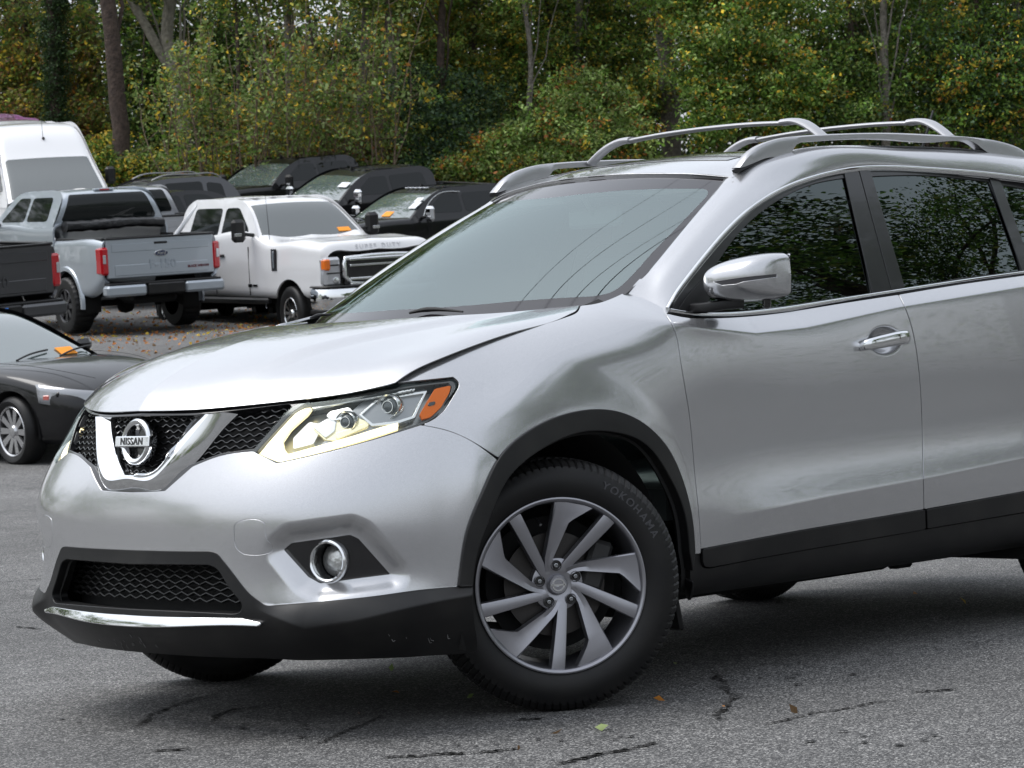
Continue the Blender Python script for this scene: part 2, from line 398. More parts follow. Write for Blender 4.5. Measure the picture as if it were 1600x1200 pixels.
# ------------------------------------------------------------------ the silver SUV: x forward from the front axle, y to its left, z up
suv = empty('sport_utility_vehicle', (0, 0, 0), 0, 'silver sport utility vehicle in front with lit headlights, chrome V grille and roof rails', 'car')
def CLN(*a): return [tuple(q) for q in a]
_side = lambda x, zb, s=0: [(x, .83, .262), (x, .893, .30), (x, .915, .41), (x, .922, .52), (x, .912, .63), (x, .910, .76), (x, .914, .89), (x, .912, 1.0), (x, .905, 1.085+s), (x, .895, zb), (x, .88, zb+.04)]
lower_net = [
 [(.86,0,.215),(.925,0,.265),(.957,0,.335),(.935,0,.44),(.924,0,.54),(.922,0,.63),(.908,0,.71),(.885,0,.79),(.868,0,.87),(.86,0,.94),(.80,0,.99)],
 [(.85,.25,.215),(.915,.25,.265),(.947,.25,.335),(.928,.25,.44),(.920,.25,.54),(.917,.25,.63),(.900,.25,.71),(.870,.25,.79),(.845,.25,.87),(.822,.25,.935),(.76,.25,.98)],
 [(.80,.45,.215),(.86,.45,.265),(.89,.45,.33),(.894,.45,.44),(.893,.45,.54),(.89,.45,.63),(.872,.45,.70),(.83,.45,.785),(.785,.45,.87),(.735,.45,.943),(.67,.44,.98)],
 [(.72,.61,.215),(.79,.61,.265),(.845,.615,.335),(.835,.60,.44),(.843,.60,.54),(.842,.60,.63),(.82,.60,.70),(.772,.60,.785),(.705,.60,.87),(.635,.60,.952),(.595,.57,.975)],
 [(.60,.74,.21),(.67,.75,.265),(.735,.765,.335),(.735,.745,.43),(.752,.74,.53),(.752,.74,.62),(.73,.735,.70),(.675,.73,.785),(.60,.735,.87),(.515,.745,.962),(.475,.70,.993)],
 [(.48,.815,.205),(.53,.84,.265),(.585,.868,.34),(.585,.85,.43),(.60,.85,.53),(.60,.848,.62),(.58,.845,.71),(.53,.838,.80),(.455,.82,.90),(.375,.755,1.035),(.345,.69,1.068)],
 [(.37,.845,.21),(.385,.88,.265),(.40,.90,.33),(.41,.908,.43),(.415,.91,.53),(.412,.908,.62),(.395,.902,.71),(.355,.89,.80),(.305,.865,.905),(.235,.748,1.083),(.22,.68,1.105)],
 [(0,.84,.24),(0,.89,.30),(0,.917,.41),(0,.922,.52),(0,.922,.63),(0,.922,.75),(0,.915,.86),(0,.897,.96),(0,.860,1.05),(0,.748,1.135),(0,.67,1.15)],
 [(-.30,.84,.255),(-.30,.893,.30),(-.30,.915,.41),(-.30,.922,.52),(-.30,.918,.63),(-.30,.917,.75),(-.30,.915,.87),(-.30,.903,.985),(-.29,.872,1.085),(-.27,.765,1.170),(-.31,.665,1.198)],
 _side(-.58, 1.160, .012)[:-1]+[(-.60, .815, 1.262)], _side(-.95, 1.140), _side(-1.5, 1.172, .02), _side(-2.1, 1.208, .045), _side(-2.9, 1.25, .08), [(x-.02*k, y-.03, z) for k, (x, y, z) in enumerate(_side(-3.3, 1.27, .09))], [(-3.62, y-.12, z) for (x, y, z) in _side(-3.6, 1.28, .10)]]
def sstep(a, b, x): t = np.clip((x-a)/(b-a), 0, 1); return t*t*(3-2*t)
ZC = [pt(px, py, y=.90) for px, py in ((940, 492), (1035, 500), (1110, 515), (1180, 521), (1260, 511), (1400, 481), (1600, 448))]
ZL = [pt(px, py, y=.92) for px, py in ((1120, 818), (1162, 804), (1300, 775), (1450, 747), (1600, 716))]
FOG_BEZEL = path('444,859! 456,849! 547,836! 560,842! 609,897! 500,911! 482,901!')
HANDLE_C = pt(1381, 532, y=.905)
def sculpt(P):
    G = np.gradient(P, axis=0), np.gradient(P, axis=1); N = np.cross(G[0], G[1]); N /= np.linalg.norm(N, axis=2)[..., None]+1e-12
    if N[N.shape[0]//2, N.shape[1]//2, 1] < 0: N = -N
    x, y, z = P[..., 0], P[..., 1], P[..., 2]
    d = np.zeros(x.shape)
    # bulge round the wheel arch
    r = np.hypot(x, z-.36); d += .014*(1-sstep(.50, .66, r))*sstep(.5, .35, x)*sstep(-.58, -.45, x)*sstep(.5, .7, y)
    # lower door crease
    o = np.argsort([q[0] for q in ZL]); zl = np.interp(x, [ZL[i][0] for i in o], [ZL[i][2] for i in o])
    e = z-zl; d += .016*np.exp(-np.sqrt(np.maximum(e, 0)**2+.012**2)/.07+.17)*(e > -1)*np.where(e < 0, np.exp(e/.10), 1)*sstep(-.62, -.95, x)*sstep(.6, .8, y)
    # handle cup
    q = ((x-HANDLE_C[0])/.095)**2+((z-HANDLE_C[2])/.052)**2; d -= .022*(1-sstep(.35, 1.0, np.sqrt(q)))*(y > .7)
    # fog lamp pocket
    f = sdf(FOG_BEZEL, pix(P.reshape(-1, 3))).reshape(x.shape); f = np.maximum(f, 0); d -= .034*(1-sstep(0, 34, f))*(x > .4)
    # crease across the dark chin: the top facet leans out to it, the face below falls back
    pp = pix(P.reshape(-1, 3)); qx, qy = pp[:, 0].reshape(x.shape), pp[:, 1].reshape(x.shape)
    top_ = np.interp(qx, [400, 430, 550, 716, 760], [940, 946, 936, 917, 912]); cr_ = np.interp(qx, [400, 430, 480, 560, 735, 760], [952, 962, 975, 964, 926, 921])
    t_ = np.clip((qy-top_)/np.maximum(cr_-top_, 4), 0, 1); d += .030*np.where(qy < cr_, t_, np.exp(-np.maximum(qy-cr_, 0)/38))*sstep(395, 470, qx)*sstep(770, 715, qx)*(x > .3)
    P = P+N*d[..., None]
    # shoulder crease: the ledge under the glass leans in
    o = np.argsort([q[0] for q in ZC]); zc = np.interp(x, [ZC[i][0] for i in o], [ZC[i][2] for i in o])
    t = z-zc; s = .5*(t+np.sqrt(t*t+.006**2)); P[..., 1] -= .80*s*sstep(-.28, -.52, x)
    return P
def smooth(P, su, sv):
    """Gaussian fairing of a grid of points, ends held"""
    for ax, sg in ((0, su), (1, sv)):
        k = int(3*sg); w_ = np.exp(-.5*(np.arange(-k, k+1)/sg)**2); w_ /= w_.sum(); Q = np.moveaxis(P, ax, 0)
        pad = np.concatenate([2*Q[:1]-Q[k:0:-1], Q, 2*Q[-1:]-Q[-2:-k-2:-1]]); Q = sum(w_[i]*pad[i:i+len(Q)] for i in range(2*k+1)); P = np.moveaxis(Q, 0, ax)
    return P
LOW = surf(lower_net, 720, 270); LOW = smooth(np.concatenate([(LOW*[1, -1, 1])[:0:-1], LOW]), 15, 9)[719:]
LOW[0, :, 1] = 0
LOW = sculpt(LOW)
low = grid_mesh(LOW)
if low.N[low.P[:, 1] > .85][:, 1].mean() < 0: low = grid_mesh(LOW, True)
def both(m): return weld(join(m, mirror(m)))
def cut(m, ins=None, outs=(), g=.9):
    if ins is not None: m = inside(m, ins, g)
    for o in outs: m = outside(m, o, g)
    return m
def part(name, m, mt, center=True, par=None, fl=.008, label=None, r=.0015):
    """one welded object across the car, or a left and a right one"""
    if center: obs = [mobj(name, both(m), mt, par or suv, fl, r)]
    else: obs = [mobj(name, m, mt, par or suv, fl, r), mobj(name, mirror(m), mt, par or suv, fl, r)]
    for o in obs: tag(o, label)
    return obs

FL_OUT = '716,918! 722,870 730,828 755,766 780,716 826,674 880,649 930,641 972,647 1013,670 1051,720 1072,778 1080,820 1083,862!'
FL_IN = '736,918! 742,870 763,807 790,749 847,699 909,674 955,674 997,687 1042,741 1063,787 1071,820 1075,862!'
ARCH = path(FL_OUT+' 1088,900! 1085,1140! 740,1140! 716,1000!')
ARCH_OPEN = path(FL_IN+' 1080,900 1076,930 1062,962 1040,1140! 745,1140! 740,1000')
CHIN_TOP = '716,917! 650,923 600,930 550,936 430,946! 415,946 405,940! 392,930 367,900 345,872! 338,865 325,862! 300,862 175,859 97,857! -300,855!'
CHIN = path(CHIN_TOP+' -300,1300! 760,1300! 745,1000! 738,940 738,917!')
LOW_OPEN = path('-300,880! 200,881 325,882! 340,889 347,899 370,932 379,948 376,956 362,960! 325,958 200,952 90,945 -300,935!')
BUMPER = path(CHIN_TOP+' -300,768! 160,768! 200,769 257,767! 300,729! 345,712 395,705! 432,724! 500,709 600,682 658,664! 700,673 740,691 778,719! 755,766 730,828 720,880')
HEADLIGHT = path('480,627! 560,612 640,600 700,593! 709,593 713,598 706,616 690,641 672,656 656,664! 600,681 500,708 432,723! 413,716 393,706! 430,662 458,635')
HOODCUT = '619,598! 640,582 680,563 750,536 820,514 870,500 893,492! 903,486 907,477!'
FENDER = path(HOODCUT+' 930,474 960,464 980,454 997,443! 1018,461 1035,478! 1037,487 1041,493! 1048,503 1064,565 1077,645 1086,740 1092,800 1096,865! 1084,866! 1078,806 1064,742 1034,687 985,652 930,641! 880,649 826,674 780,716! 740,691 700,673 657,664! 676,656 694,641 710,616 717,598 708,589! 640,596')
DOORTOP = '1041,489! 1075,496 1110,497 1200,491 1300,476 1404,460! '
BCUT = '1404,460! 1414,480 1430,535 1438,600 1442,700 1444,796!'
FDOOR = path(DOORTOP+BCUT[len('1404,460! '):]+' 1350,812 1250,829 1180,842 1095,858! 1092,800 1086,740 1077,645 1064,565 1048,503 1041,493!')
RDOOR = path('1404,460! 1500,444 1600,430 1850,394! 1850,722! 1600,768 1444,796! 1442,700 1438,600 1430,535 1414,480')
FCLAD = path('1096,858! 1180,842 1250,829 1350,812 1444,796! 1445,827! 1350,843 1250,860 1110,886! 1099,884 1096,876!')
RCLAD = path('1446,796! 1600,768 1850,722! 1850,758! 1600,800 1447,826!')
SILL = path('1083,862! 1094,859! 1096,876! 1099,886 1110,889! 1250,862 1350,845 1447,828 1600,802 2400,690! 2400,1300! 1040,1300! 1062,962! 1080,925 1080,895')
TOWCAP = path('366,833! 368,819 376,814! 405,813 413,817! 415,836 418,845! 426,855 424,862! 412,866 382,866! 371,858')

part('front_bumper', cut(low, BUMPER, (FOG_BEZEL, TOWCAP)), silver)
part('tow_hook_cover', cut(low, TOWCAP, g=.6), silver, False)
fend = cut(low, FENDER)
part('fender', fend, silver, False)
part('front_door', cut(low, FDOOR), silver, False)
def rear(m, lo=None, hi=None, R=.455):
    m = clip(m, R-np.hypot(m.P[:, 0]+2.86, m.P[:, 2]-.39)); m = clip(m, lo-m.P[:, 0]) if lo is not None else m; return clip(m, m.P[:, 0]-hi) if hi is not None else m
part('rear_door', rear(cut(low, RDOOR), lo=-2.66), silver, False)
q_ = rear(low, hi=-2.664); part('quarter_panel', clip(q_, .45-q_.P[:, 2]), silver, False)
part('rear_valance', clip(rear(low, hi=-2.80), .45-low.P[:0, 2]) if False else (lambda m: offset(clip(m, m.P[:, 2]-.446), -.002))(rear(low, hi=-2.86)), blackp, False)
# quarter behind the rear door, outside the picture
part('front_door_cladding', offset(cut(low, FCLAD), .006), blackp, False)
part('rear_door_cladding', offset(rear(cut(low, RCLAD), lo=-2.45), .006), blackp, False)
part('side_sill', offset(rear(cut(low, SILL, g=.5), lo=-2.86), -.004), blackp, False, fl=.03)
fl_m = cut(low, ARCH, (ARCH_OPEN, CHIN, SILL), g=.4)
part('arch_flare', offset(fl_m, .009), blackp, False, fl=.05, r=.004)
chin = cut(low, CHIN, (LOW_OPEN,), g=.5)
part('lower_bumper', offset(chin, .002), blackp, fl=.05, r=.003)
# chrome blade on the chin
BLADE = path('-300,915! 75,951 90,950 150,956 225,963 300,965 377,966! 411,972! 407,975! 375,974 275,976 175,972 125,964 75,955 -300,940!')
bl_ = offset(cut(low, BLADE, g=0), .012); bl_.P = bl_.P.copy(); bl_.P[:, 0] -= (bl_.P[:, 2]-.325)*.5; bl_.N = bl_.N+[0, 0, .42]; bl_.N /= np.linalg.norm(bl_.N, axis=1)[:, None]
part('chin_blade', bl_, chrome, fl=.01, r=.003)

scuff_m = mat('scuff', (.22, .22, .22), .6); r_s = np.random.RandomState(3)
mb = MB()
for k in range(22):
    x_, y_ = (r_s.uniform(150, 255), r_s.uniform(988, 1008)) if k < 16 else (r_s.uniform(600, 700), r_s.uniform(985, 1005)); L_ = r_s.uniform(5, 13); q = []
    for t in np.linspace(0, 1, 5):
        m_ = mirror(chin) if x_ < 215 else chin; P_ = m_.P; j = np.argmin(((pix(P_)-[x_+L_*t*.45, y_+L_*t-3*t*t])**2).sum(1)); q.append(P_[j]+m_.N[j]*.004)
    mb.tube(np.array(q), np.array([.0004, .001, .0012, .001, .0004])*r_s.uniform(.5, 1.1), 5)
tag(mb.build('scuff_marks', scuff_m, suv), kind='stuff')
# dark shell behind the gaps
sh = offset(rear(outside(low, ARCH_OPEN, -6)), -.022)
sh = cut(sh, None, (LOW_OPEN, path('120,645! 219,641! 300,640! 470,625! 480,627! 458,640! 395,706! 300,728! 250,768! 100,768!'), path('436,850 470,836 550,830 590,860 612,900 550,912 490,915'), path('465,630 560,612 700,588 720,598 680,656 500,712 432,728 386,706')), g=0)
part('inner_shell', sh, matte_black, fl=None)

# ---- upper side glass plane, door glass, trims
def gy(z, x=0): t = z-1.15; return .838-.30*t-.20*t*t+.0*x
def on_g(px, py, off=0):
    y = .75
    for _ in range(30):
        p = pt(px, py, y=y); y = gy(p[2])+off
    return pt(px, py, y=y)
xs = np.linspace(-.45, -3.2, 240); zs = np.linspace(1.10, 1.70, 90)
GP = np.array([[(x, gy(z)-.03*sstep(-1.9, -3.4, x), z) for z in zs] for x in xs])
g0 = grid_mesh(GP); g0 = g0 if g0.N[:, 1].mean() > 0 else grid_mesh(GP, True)
CH_UP = '1043,484! 1052,467 1070,441 1100,403 1140,357 1180,322 1220,298 1260,282 1300,271 1335,265! 1440,265 1552,274 1600,280 1760,305!'
CH_LO = '1760,402! 1600,424 1500,437 1402,452 1300,468 1200,483 1110,489 1075,488 1043,484!'
UPPER = path(CH_UP+' '+CH_LO[:-len('1043,484!')])
W1 = path('1077,474! 1110,427 1145,375 1180,338 1225,307 1270,287 1322,277! 1340,345 1362,458! 1300,467 1200,482 1110,488 1077,487!')
W2 = path('1357,275! 1440,273 1546,283! 1572,345 1597,424! 1500,437 1413,450!')
W3 = path('1566,288! 1760,320! 1760,400! 1612,418!')
side_glass = glass('side_glass', (.035, .04, .04), 1.75)
wind_glass = glass('windscreen_glass', (.80, .92, .89), 3.1)
frame_black = mat('frame_black', (.010, .010, .011), .32, coat=.3)
frit_black = mat('frit_black', (.012, .010, .012), .04, spec=.9)
def gpart(name, poly, mt, off=0, fl=.004, outs=(), g=0): return part(name, offset(cut(g0, poly, outs, g), off), mt, False, fl=fl)
gpart('door_window', W1, side_glass, -.006, g=-1)
gpart('rear_door_window', W2, side_glass, -.006, g=-1)
gpart('quarter_window', W3, side_glass, -.006, g=-1)
SAIL = path('1060,484! 1066,474 1108,427! 1112,440 1096,489! 1075,489')
B1 = path('1318,268! 1341,268! 1392,455! 1363,461!')
B2 = path('1342,268! 1359,268! 1413,452! 1393,456!')
C1 = path('1545,277! 1560,279! 1614,424! 1598,427!')
gpart('window_frame', UPPER, frame_black, -.002, outs=(W1, W2, W3), g=0)
gpart('mirror_sail', SAIL, blackp, .003)
gpart('pillar_trim', B1, frame_black, .003, g=.3); gpart('pillar_trim', B2, frame_black, .0045, g=.3); gpart('pillar_trim', C1, frame_black, .003)
def rprof(w, h, n=10, e=.6):   # rounded rectangle section
    a = np.arange(n)*2*pi/n; return np.stack([w/2*np.sign(np.cos(a))*np.abs(np.cos(a))**e, h/2*np.sign(np.sin(a))*np.abs(np.sin(a))**e], 1)
def ctl(s): return [tuple(map(float, q.rstrip('!').split(','))) for q in s.split()]
up3 = curve([on_g(*q, .004) for q in ctl(CH_UP)], 120)
lo3 = curve([on_g(*q, .004) for q in ctl('1760,404! 1600,427 1500,441 1402,456 1300,472 1200,487 1110,493 1075,491 1046,486!')], 100)
for nm, c3, w_ in (('window_trim', up3, .022), ('belt_trim', lo3, .019)):
    for sgn in (1, -1):
        b = MB(); b.sweep(c3*[1, sgn, 1], rprof(.012, w_), up=(0, sgn, .0) if False else (0, .3*sgn, 1), caps=True); b.build(nm, chrome, suv, 60)
# windscreen
wsn = []
for t, bul in ((0, 0), (.33, .020), (.67, .022), (1, 0)):
    row = []
    for b_, h_ in zip([(-.05,0,1.150),(-.09,.22,1.155),(-.20,.44,1.165),(-.29,.56,1.172),(-.42,.70,1.195),(-.55,.80,1.215)], [(-1.07,0,1.637),(-1.085,.19,1.633),(-1.12,.36,1.622),(-1.147,.46,1.612),(-1.19,.585,1.592),(-1.225,.67,1.572)]):
        p = np.array(b_)*(1-t)+np.array(h_)*t+np.array([.45, 0, .9])*bul*(1-(abs(b_[1])/.95)**2); row.append(p)
    wsn.append(row)
WS = surf(wsn, 220, 220); WS = smooth(np.concatenate([(WS*[1, -1, 1])[:, :0:-1], WS], 1), 22, 26)[:, 219:]; WS[:, 0, 1] = 0; ws = grid_mesh(WS); ws = ws if ws.N[:, 2].mean() > 0 else grid_mesh(WS, True)
WSP = path('-400,800! 905,800! 905,487! 945,474 975,461 996,443! 1010,428 1047,384 1078,346 1105,314 1131,284! 1131,60! -400,60!')
WIN = path('-400,500! 545,487 724,478 837,468 925,463! 958,455 982,436 1018,396! 1060,353 1104,307! 1106,299 1098,295! 997,296 904,304 700,330 -400,420!')
wl = outside(ws, path('-3000,-3000! -2990,-3000! -2990,-2990!'))
wl = clip(ws, -ws.P[:, 1])
part('windscreen', inside(inside(wl, WSP), WIN), wind_glass, fl=None)
part('windscreen_band', outside(inside(wl, WSP), WIN), frit_black, fl=None)
def on_ws(px, py, off=0):
    k = np.argmin(((pix(wl.P)-[px, py])**2).sum(1)); return pt(px, py, y=wl.P[k, 1])+wl.N[k]*off
# A-pillar and roof side, one pressing
def on_w(px, py):
    y = .6
    for _ in range(30):
        p = pt(px, py, y=y); y = .700-.445*(p[2]-1.24)
    return pt(px, py, y=y)
E1 = [(1041,484),(1052,467),(1070,441),(1100,403),(1140,357),(1180,322),(1220,298),(1260,282),(1300,271),(1335,265),(1440,265),(1552,274),(1640,285),(1760,305)]
E2w = [(997,443),(1010,428),(1025,411),(1047,384),(1078,346),(1105,314),(1128,285)]
E2r = [(1150,262),(1190,246),(1231,236),(1381,228),(1500,232),(1600,244),(1720,270)]
e1 = np.array([on_g(*q) for q in E1]); e2 = np.array([on_ws(*q) for q in E2w]+[pt(*q, y=yy_) for q, yy_ in zip(E2r, (.553, .560, .567, .575, .575, .575, .575))])
e1 = np.vstack([e1[0]+(e1[0]-e1[1])*1.2-[0, .012, .010], e1]); e2 = np.vstack([e2[0]+(e2[0]-e2[1])*1.2-[0, .012, .012], e2])
cen = (e1+e2)/2; tg = np.gradient(cen, axis=0); nn = np.cross(tg, e2-e1); nn /= np.linalg.norm(nn, axis=1)[:, None]
if nn[5, 1] < 0: nn = -nn
wd = np.linalg.norm(e2-e1, axis=1)[:, None]
strip = []
for a, k in ((-.06, -.075), (0, 0), (.22, .10), (.5, .15), (.78, .10), (1.0, 0), (1.05, -.06)):
    strip.append(e1*(1-a)+e2*a+nn*wd*k*np.interp(np.arange(len(e1)), [0, 1, 2, 3.5], [0, .05, .5, 1])[:, None])
strip = np.array(strip).transpose(1, 0, 2)
SP = surf(strip, 220, 26); sm = grid_mesh(SP); sm = sm if (sm.N[:, 1].mean() > 0) else grid_mesh(SP, True)
part('roof_side', sm, silver, False, fl=.006)
# roof and glass roof
hd = np.array(wsn[-1])[:5]; rn = [hd+[.012, 0, .004]]
for x, zc_, ze in ((-1.30, 1.688, 1.650), (-1.65, 1.722, 1.682), (-2.1, 1.735, 1.695), (-2.7, 1.722, 1.68), (-3.3, 1.67, 1.63)):
    rn.append([(x, y, zc_-(zc_-ze)*(y/.585)**2) for y in (0, .19, .36, .48, .585)])
RF = surf(rn, 160, 60); rf = grid_mesh(RF); rf = rf if rf.N[:, 2].mean() > 0 else grid_mesh(RF, True)
sun = np.maximum(np.maximum(np.abs(rf.P[:, 1])-.47, rf.P[:, 0]+1.27+.10*rf.P[:, 1]**2), -3.0-rf.P[:, 0])
part('roof', clip(rf, -sun+.004), silver, fl=.012)
part('glass_roof', offset(clip(rf, sun+.002), .002), gloss_black, fl=.01)
b = MB(); hb = curve([p+np.array([.006, 0, .001]) for p in hd[::-1]]+[(p+np.array([.006, 0, .001]))*[1, -1, 1] for p in hd[1:]], 80); b.sweep(hb, rprof(.012, .008)); b.build('header_seal', blackp, suv)
# hood
hood_net = [
 [(.872,0,.932),(.838,.22,.934),(.742,.44,.944),(.64,.60,.955),(.505,.765,.966)],
 [(.835,0,.978),(.797,.22,.979),(.70,.44,.986),(.592,.60,.992),(.455,.765,1.000)],
 [(.73,0,1.040),(.695,.22,1.040),(.60,.44,1.040),(.495,.61,1.040),(.365,.765,1.047)],
 [(.52,0,1.103),(.49,.22,1.102),(.41,.44,1.096),(.325,.61,1.088),(.225,.765,1.088)],
 [(.25,0,1.150),(.23,.22,1.149),(.16,.44,1.143),(.10,.61,1.134),(.03,.765,1.129)],
 [(.02,0,1.174),(.0,.22,1.174),(-.05,.44,1.170),(-.12,.61,1.163),(-.16,.765,1.153)],
 [(-.10,0,1.182),(-.13,.22,1.182),(-.22,.45,1.184),(-.31,.62,1.186),(-.36,.76,1.186)]]
for row, dz_ in zip(hood_net, (.004, .012, .026, .034, .036, .030, .020)):
    a_, b_ = np.array(row[3]), np.array(row[4]); row.append((b_[0]-(a_[0]-b_[0])*.35, .815, b_[2]-dz_)); row[4] = (b_[0], b_[1], b_[2]-dz_*.22)
HP = surf(hood_net, 200, 160)
# raised centre panel: soft creases that run from the lamps to the screen corners
yy = np.abs(HP[..., 1]); lim = .34+.20*sstep(.8, -.2, HP[..., 0]); HP[..., 2] += .012*(1-sstep(lim-.05, lim+.03, yy))*sstep(.80, .45, HP[..., 0])
hm = grid_mesh(HP); hm = hm if hm.N[:, 2].mean() > 0 else grid_mesh(HP, True)
HOOD = path('-400,646! 218,642! 300,640 375,634 470,624 560,611 617,598! '+HOODCUT[len('619,598! '):].replace('893,492! 903,486 907,477!', '891,490! 901,484 905,476!')+' 860,481 800,487 700,493 600,499 500,505! -400,300!')
part('hood', cut(hm, HOOD, g=.4), silver, fl=.003, r=.0012)
# cowl under the hood's rear edge and wipers
b = MB(); b.grid(surf([[(-.02,-.66,1.13),(.06,0,1.12),(-.02,.66,1.13)], [(-.42,-.68,1.155),(-.10,0,1.135),(-.42,.68,1.155)]], 3, 30)); b.build('cowl', matte_black, suv)
for pts_w, r_w in ((((642, 495), (662, 490.5), (690, 489.5), (725, 493)), .006), (((488, 503), (500, 499), (520, 497.5)), .005)):
    b = MB(); c_w = curve([on_ws(x, y, .014) for x, y in pts_w], 20); b.tube(c_w, np.interp(np.linspace(0, 1, 20), [0, .3, .6, 1], [.7, 1.4, 1, .5])*r_w, 8); b.build('wiper', blackp, suv)
# ---- recessed upper grille, V, emblem
gr_net = np.array(lower_net)[:4, 6:, :].copy()
GS = surf(np.array(lower_net)[:5], 120, 200)
GS = GS-0; gm = grid_mesh(GS); gm = gm if gm.N[:, 0].mean() > 0 else grid_mesh(GS, True)
GRILLE = path('-300,632! 219,634! 300,632! 470,617! 500,618! 462,652! 395,714! 300,735! 250,772! -300,776!')
part('grille_panel', offset(cut(gm, GRILLE, g=0), -.045), matte_black, fl=None)
part('grille_surround', offset(cut(gm, path('-300,629! 219,633! 470,616! 484,622! 458,640! 395,708! 345,714! 300,730! 257,768! -300,772!'), (path('-300,648! 219,649! 300,647! 452,628! 456,634! 396,700! 342,708! 294,726! 246,762! -300,760!'),), g=0), -.006), gloss_black, fl=.045)
def low_at(y, z, off=0):
    """x of the body front at (y, z)"""
    return np.interp(abs(y), [0, .25, .45, .60, .74], [np.interp(z, [p[2] for p in c], [p[0] for p in c]) for c in lower_net[:5]])+off
bars = MB()
for k in range(13):
    z0 = .722+k*.0165
    yl = np.linspace(-.52, .52, 420); zz = z0+.0035*np.sin(yl*2*pi/.036+pi*(k % 2))
    P = np.array([(low_at(y, z, -.030-.0), y, z) for y, z in zip(yl, zz)])
    keep = np.array([abs(y) < .30+.30*(z-.72)/.2 for y, z in zip(yl, zz)])
    P = P[keep]
    bars.sweep(P, [(-.0015, -.006), (.0015, -.006), (.0012, .004), (-.0012, .004)], up=(1, 0, .3))
bars.build('grille_bars', gloss_black, suv, 60)
lb = MB()
for k in range(9):
    z0 = .378+k*.0165
    yl = np.linspace(-.47, .47, 300); tri = np.abs(((yl/.056+.5*(k % 2)) % 1)-.5)*4-1
    P = np.array([(low_at(y, .44, -.085), y, z0+.0048*t) for y, t in zip(yl, tri)])
    lb.sweep(P, [(-.0018, -.008), (.0018, -.008), (.0015, .004), (-.0015, .004)], up=(1, 0, .3))
lb.build('lower_grille_bars', mat('satin_black', (.02, .02, .02), .4), suv, 60)
b = MB(); b.grid(np.array([[(low_at(y, .44, -.12), y, z) for z in (.32, .56)] for y in np.linspace(-.5, .5, 40)])); b.build('lower_grille_panel', matte_black, suv)
# V: rows inner-back, inner, ridge, outer, outer-back; half from the left tip to the centre
def on_low(px, py, off):
    i0 = np.argmin(((pix(VL.P)-[px, py])**2).sum(1)); p = pt(px, py, x=VL.P[i0, 0]+off); return tuple(p)
VL = outside(low, path('760,300! 3000,300! 3000,2000! 760,2000!'))
Vi = [sym(*q) for q in (((308,646),(174,652)), ((288,670),(176,674)), ((266,700),(180,701)), ((245,727),(188,727)), ((226,738),(198,738)))]
Vr = [sym(*q) for q in (((334,645),(157,652)), ((312,674),(158,675)), ((287,705),(159,703)), ((263,735),(164,729)), ((246,748),(172,746)))]
Vo = [sym(*q) for q in (((379,635),(150,651)), ((348,674),(150,672)), ((313,716),(151,714)), ((280,748),(155,745)), ((257,765),(165,764)))]
Vr = [q+np.array([.020, 0, 0]) for q in Vr]
for V_ in (Vi, Vr, Vo):
    q = V_[-1]; V_.append(np.array([q[0]+.004, 0, q[2]]))
def cv(P):
    P = [np.array(p) for p in P]; q = P[-2]*[1, -1, 1]; c = curve(P+[q], 60); return c[:np.argmin(np.abs(c[:, 1]))+1] if False else symc(P)
def symc(P):
    P = [np.array(p, float) for p in P]; full = P+[p*[1, -1, 1] for p in P[:-1]][::-1]; c = curve(full, 81); c = c[:41]; c[-1, 1] = 0; return c
i_, r_, o_ = cv(Vi), cv(Vr), cv(Vo); bk = np.array([-.05, 0, 0])
def vgrid(rows, b):
    Q = np.array(rows); Q = np.concatenate([Q, (Q*[1, -1, 1])[:, ::-1][:, 1:]], 1); b.grid(Q)
b = MB(); lerp = lambda a, c, t: a*(1-t)+c*t
vgrid([i_+bk, i_+[-.004, 0, 0], lerp(i_, r_, .06)+[.001, 0, 0], lerp(i_, r_, .5)+[.002, 0, 0], lerp(i_, r_, .94), r_+[-.001, 0, 0], lerp(r_, o_, .08), lerp(r_, o_, .5)+[.003, 0, 0], o_, o_+bk], b)
b.build('grille_chevron', chrome, suv, 30)
# emblem: ring and name bar
ec = pt(214, 690, y=0)+np.array([.002, 0, 0]); tl = radians(8); ER = frame((0, 1, 0), (-sin(tl), 0, cos(tl)), (cos(tl), 0, sin(tl)))
b = MB(); b.lathe([(.0700, -.022), (.0700, .000), (.068, .005), (.062, .009), (.054, .008), (.050, .004), (.049, -.022)], 64, ec, ER, close=True); emb = b.build('emblem', chrome, suv, 40)
b = MB(); b.lathe([(.0, -.028), (.066, -.028), (.066, -.018), (0, -.018)], 40, ec, ER); b.build('emblem_back', gloss_black, emb)
b = MB(); b.box(ec+np.array([.008, 0, 0]), (.020, .166, .032), R=Ry(-tl), bev=.003); b.build('emblem_bar', chrome, emb)
V, Fc = textmesh('NISSAN', .030, .0008, .0006, space=1.12); b = MB(); b.add(V@ER.T+ec+np.array([.0185, 0, .001]), Fc); b.build('emblem_lettering', gloss_black, emb, 0)
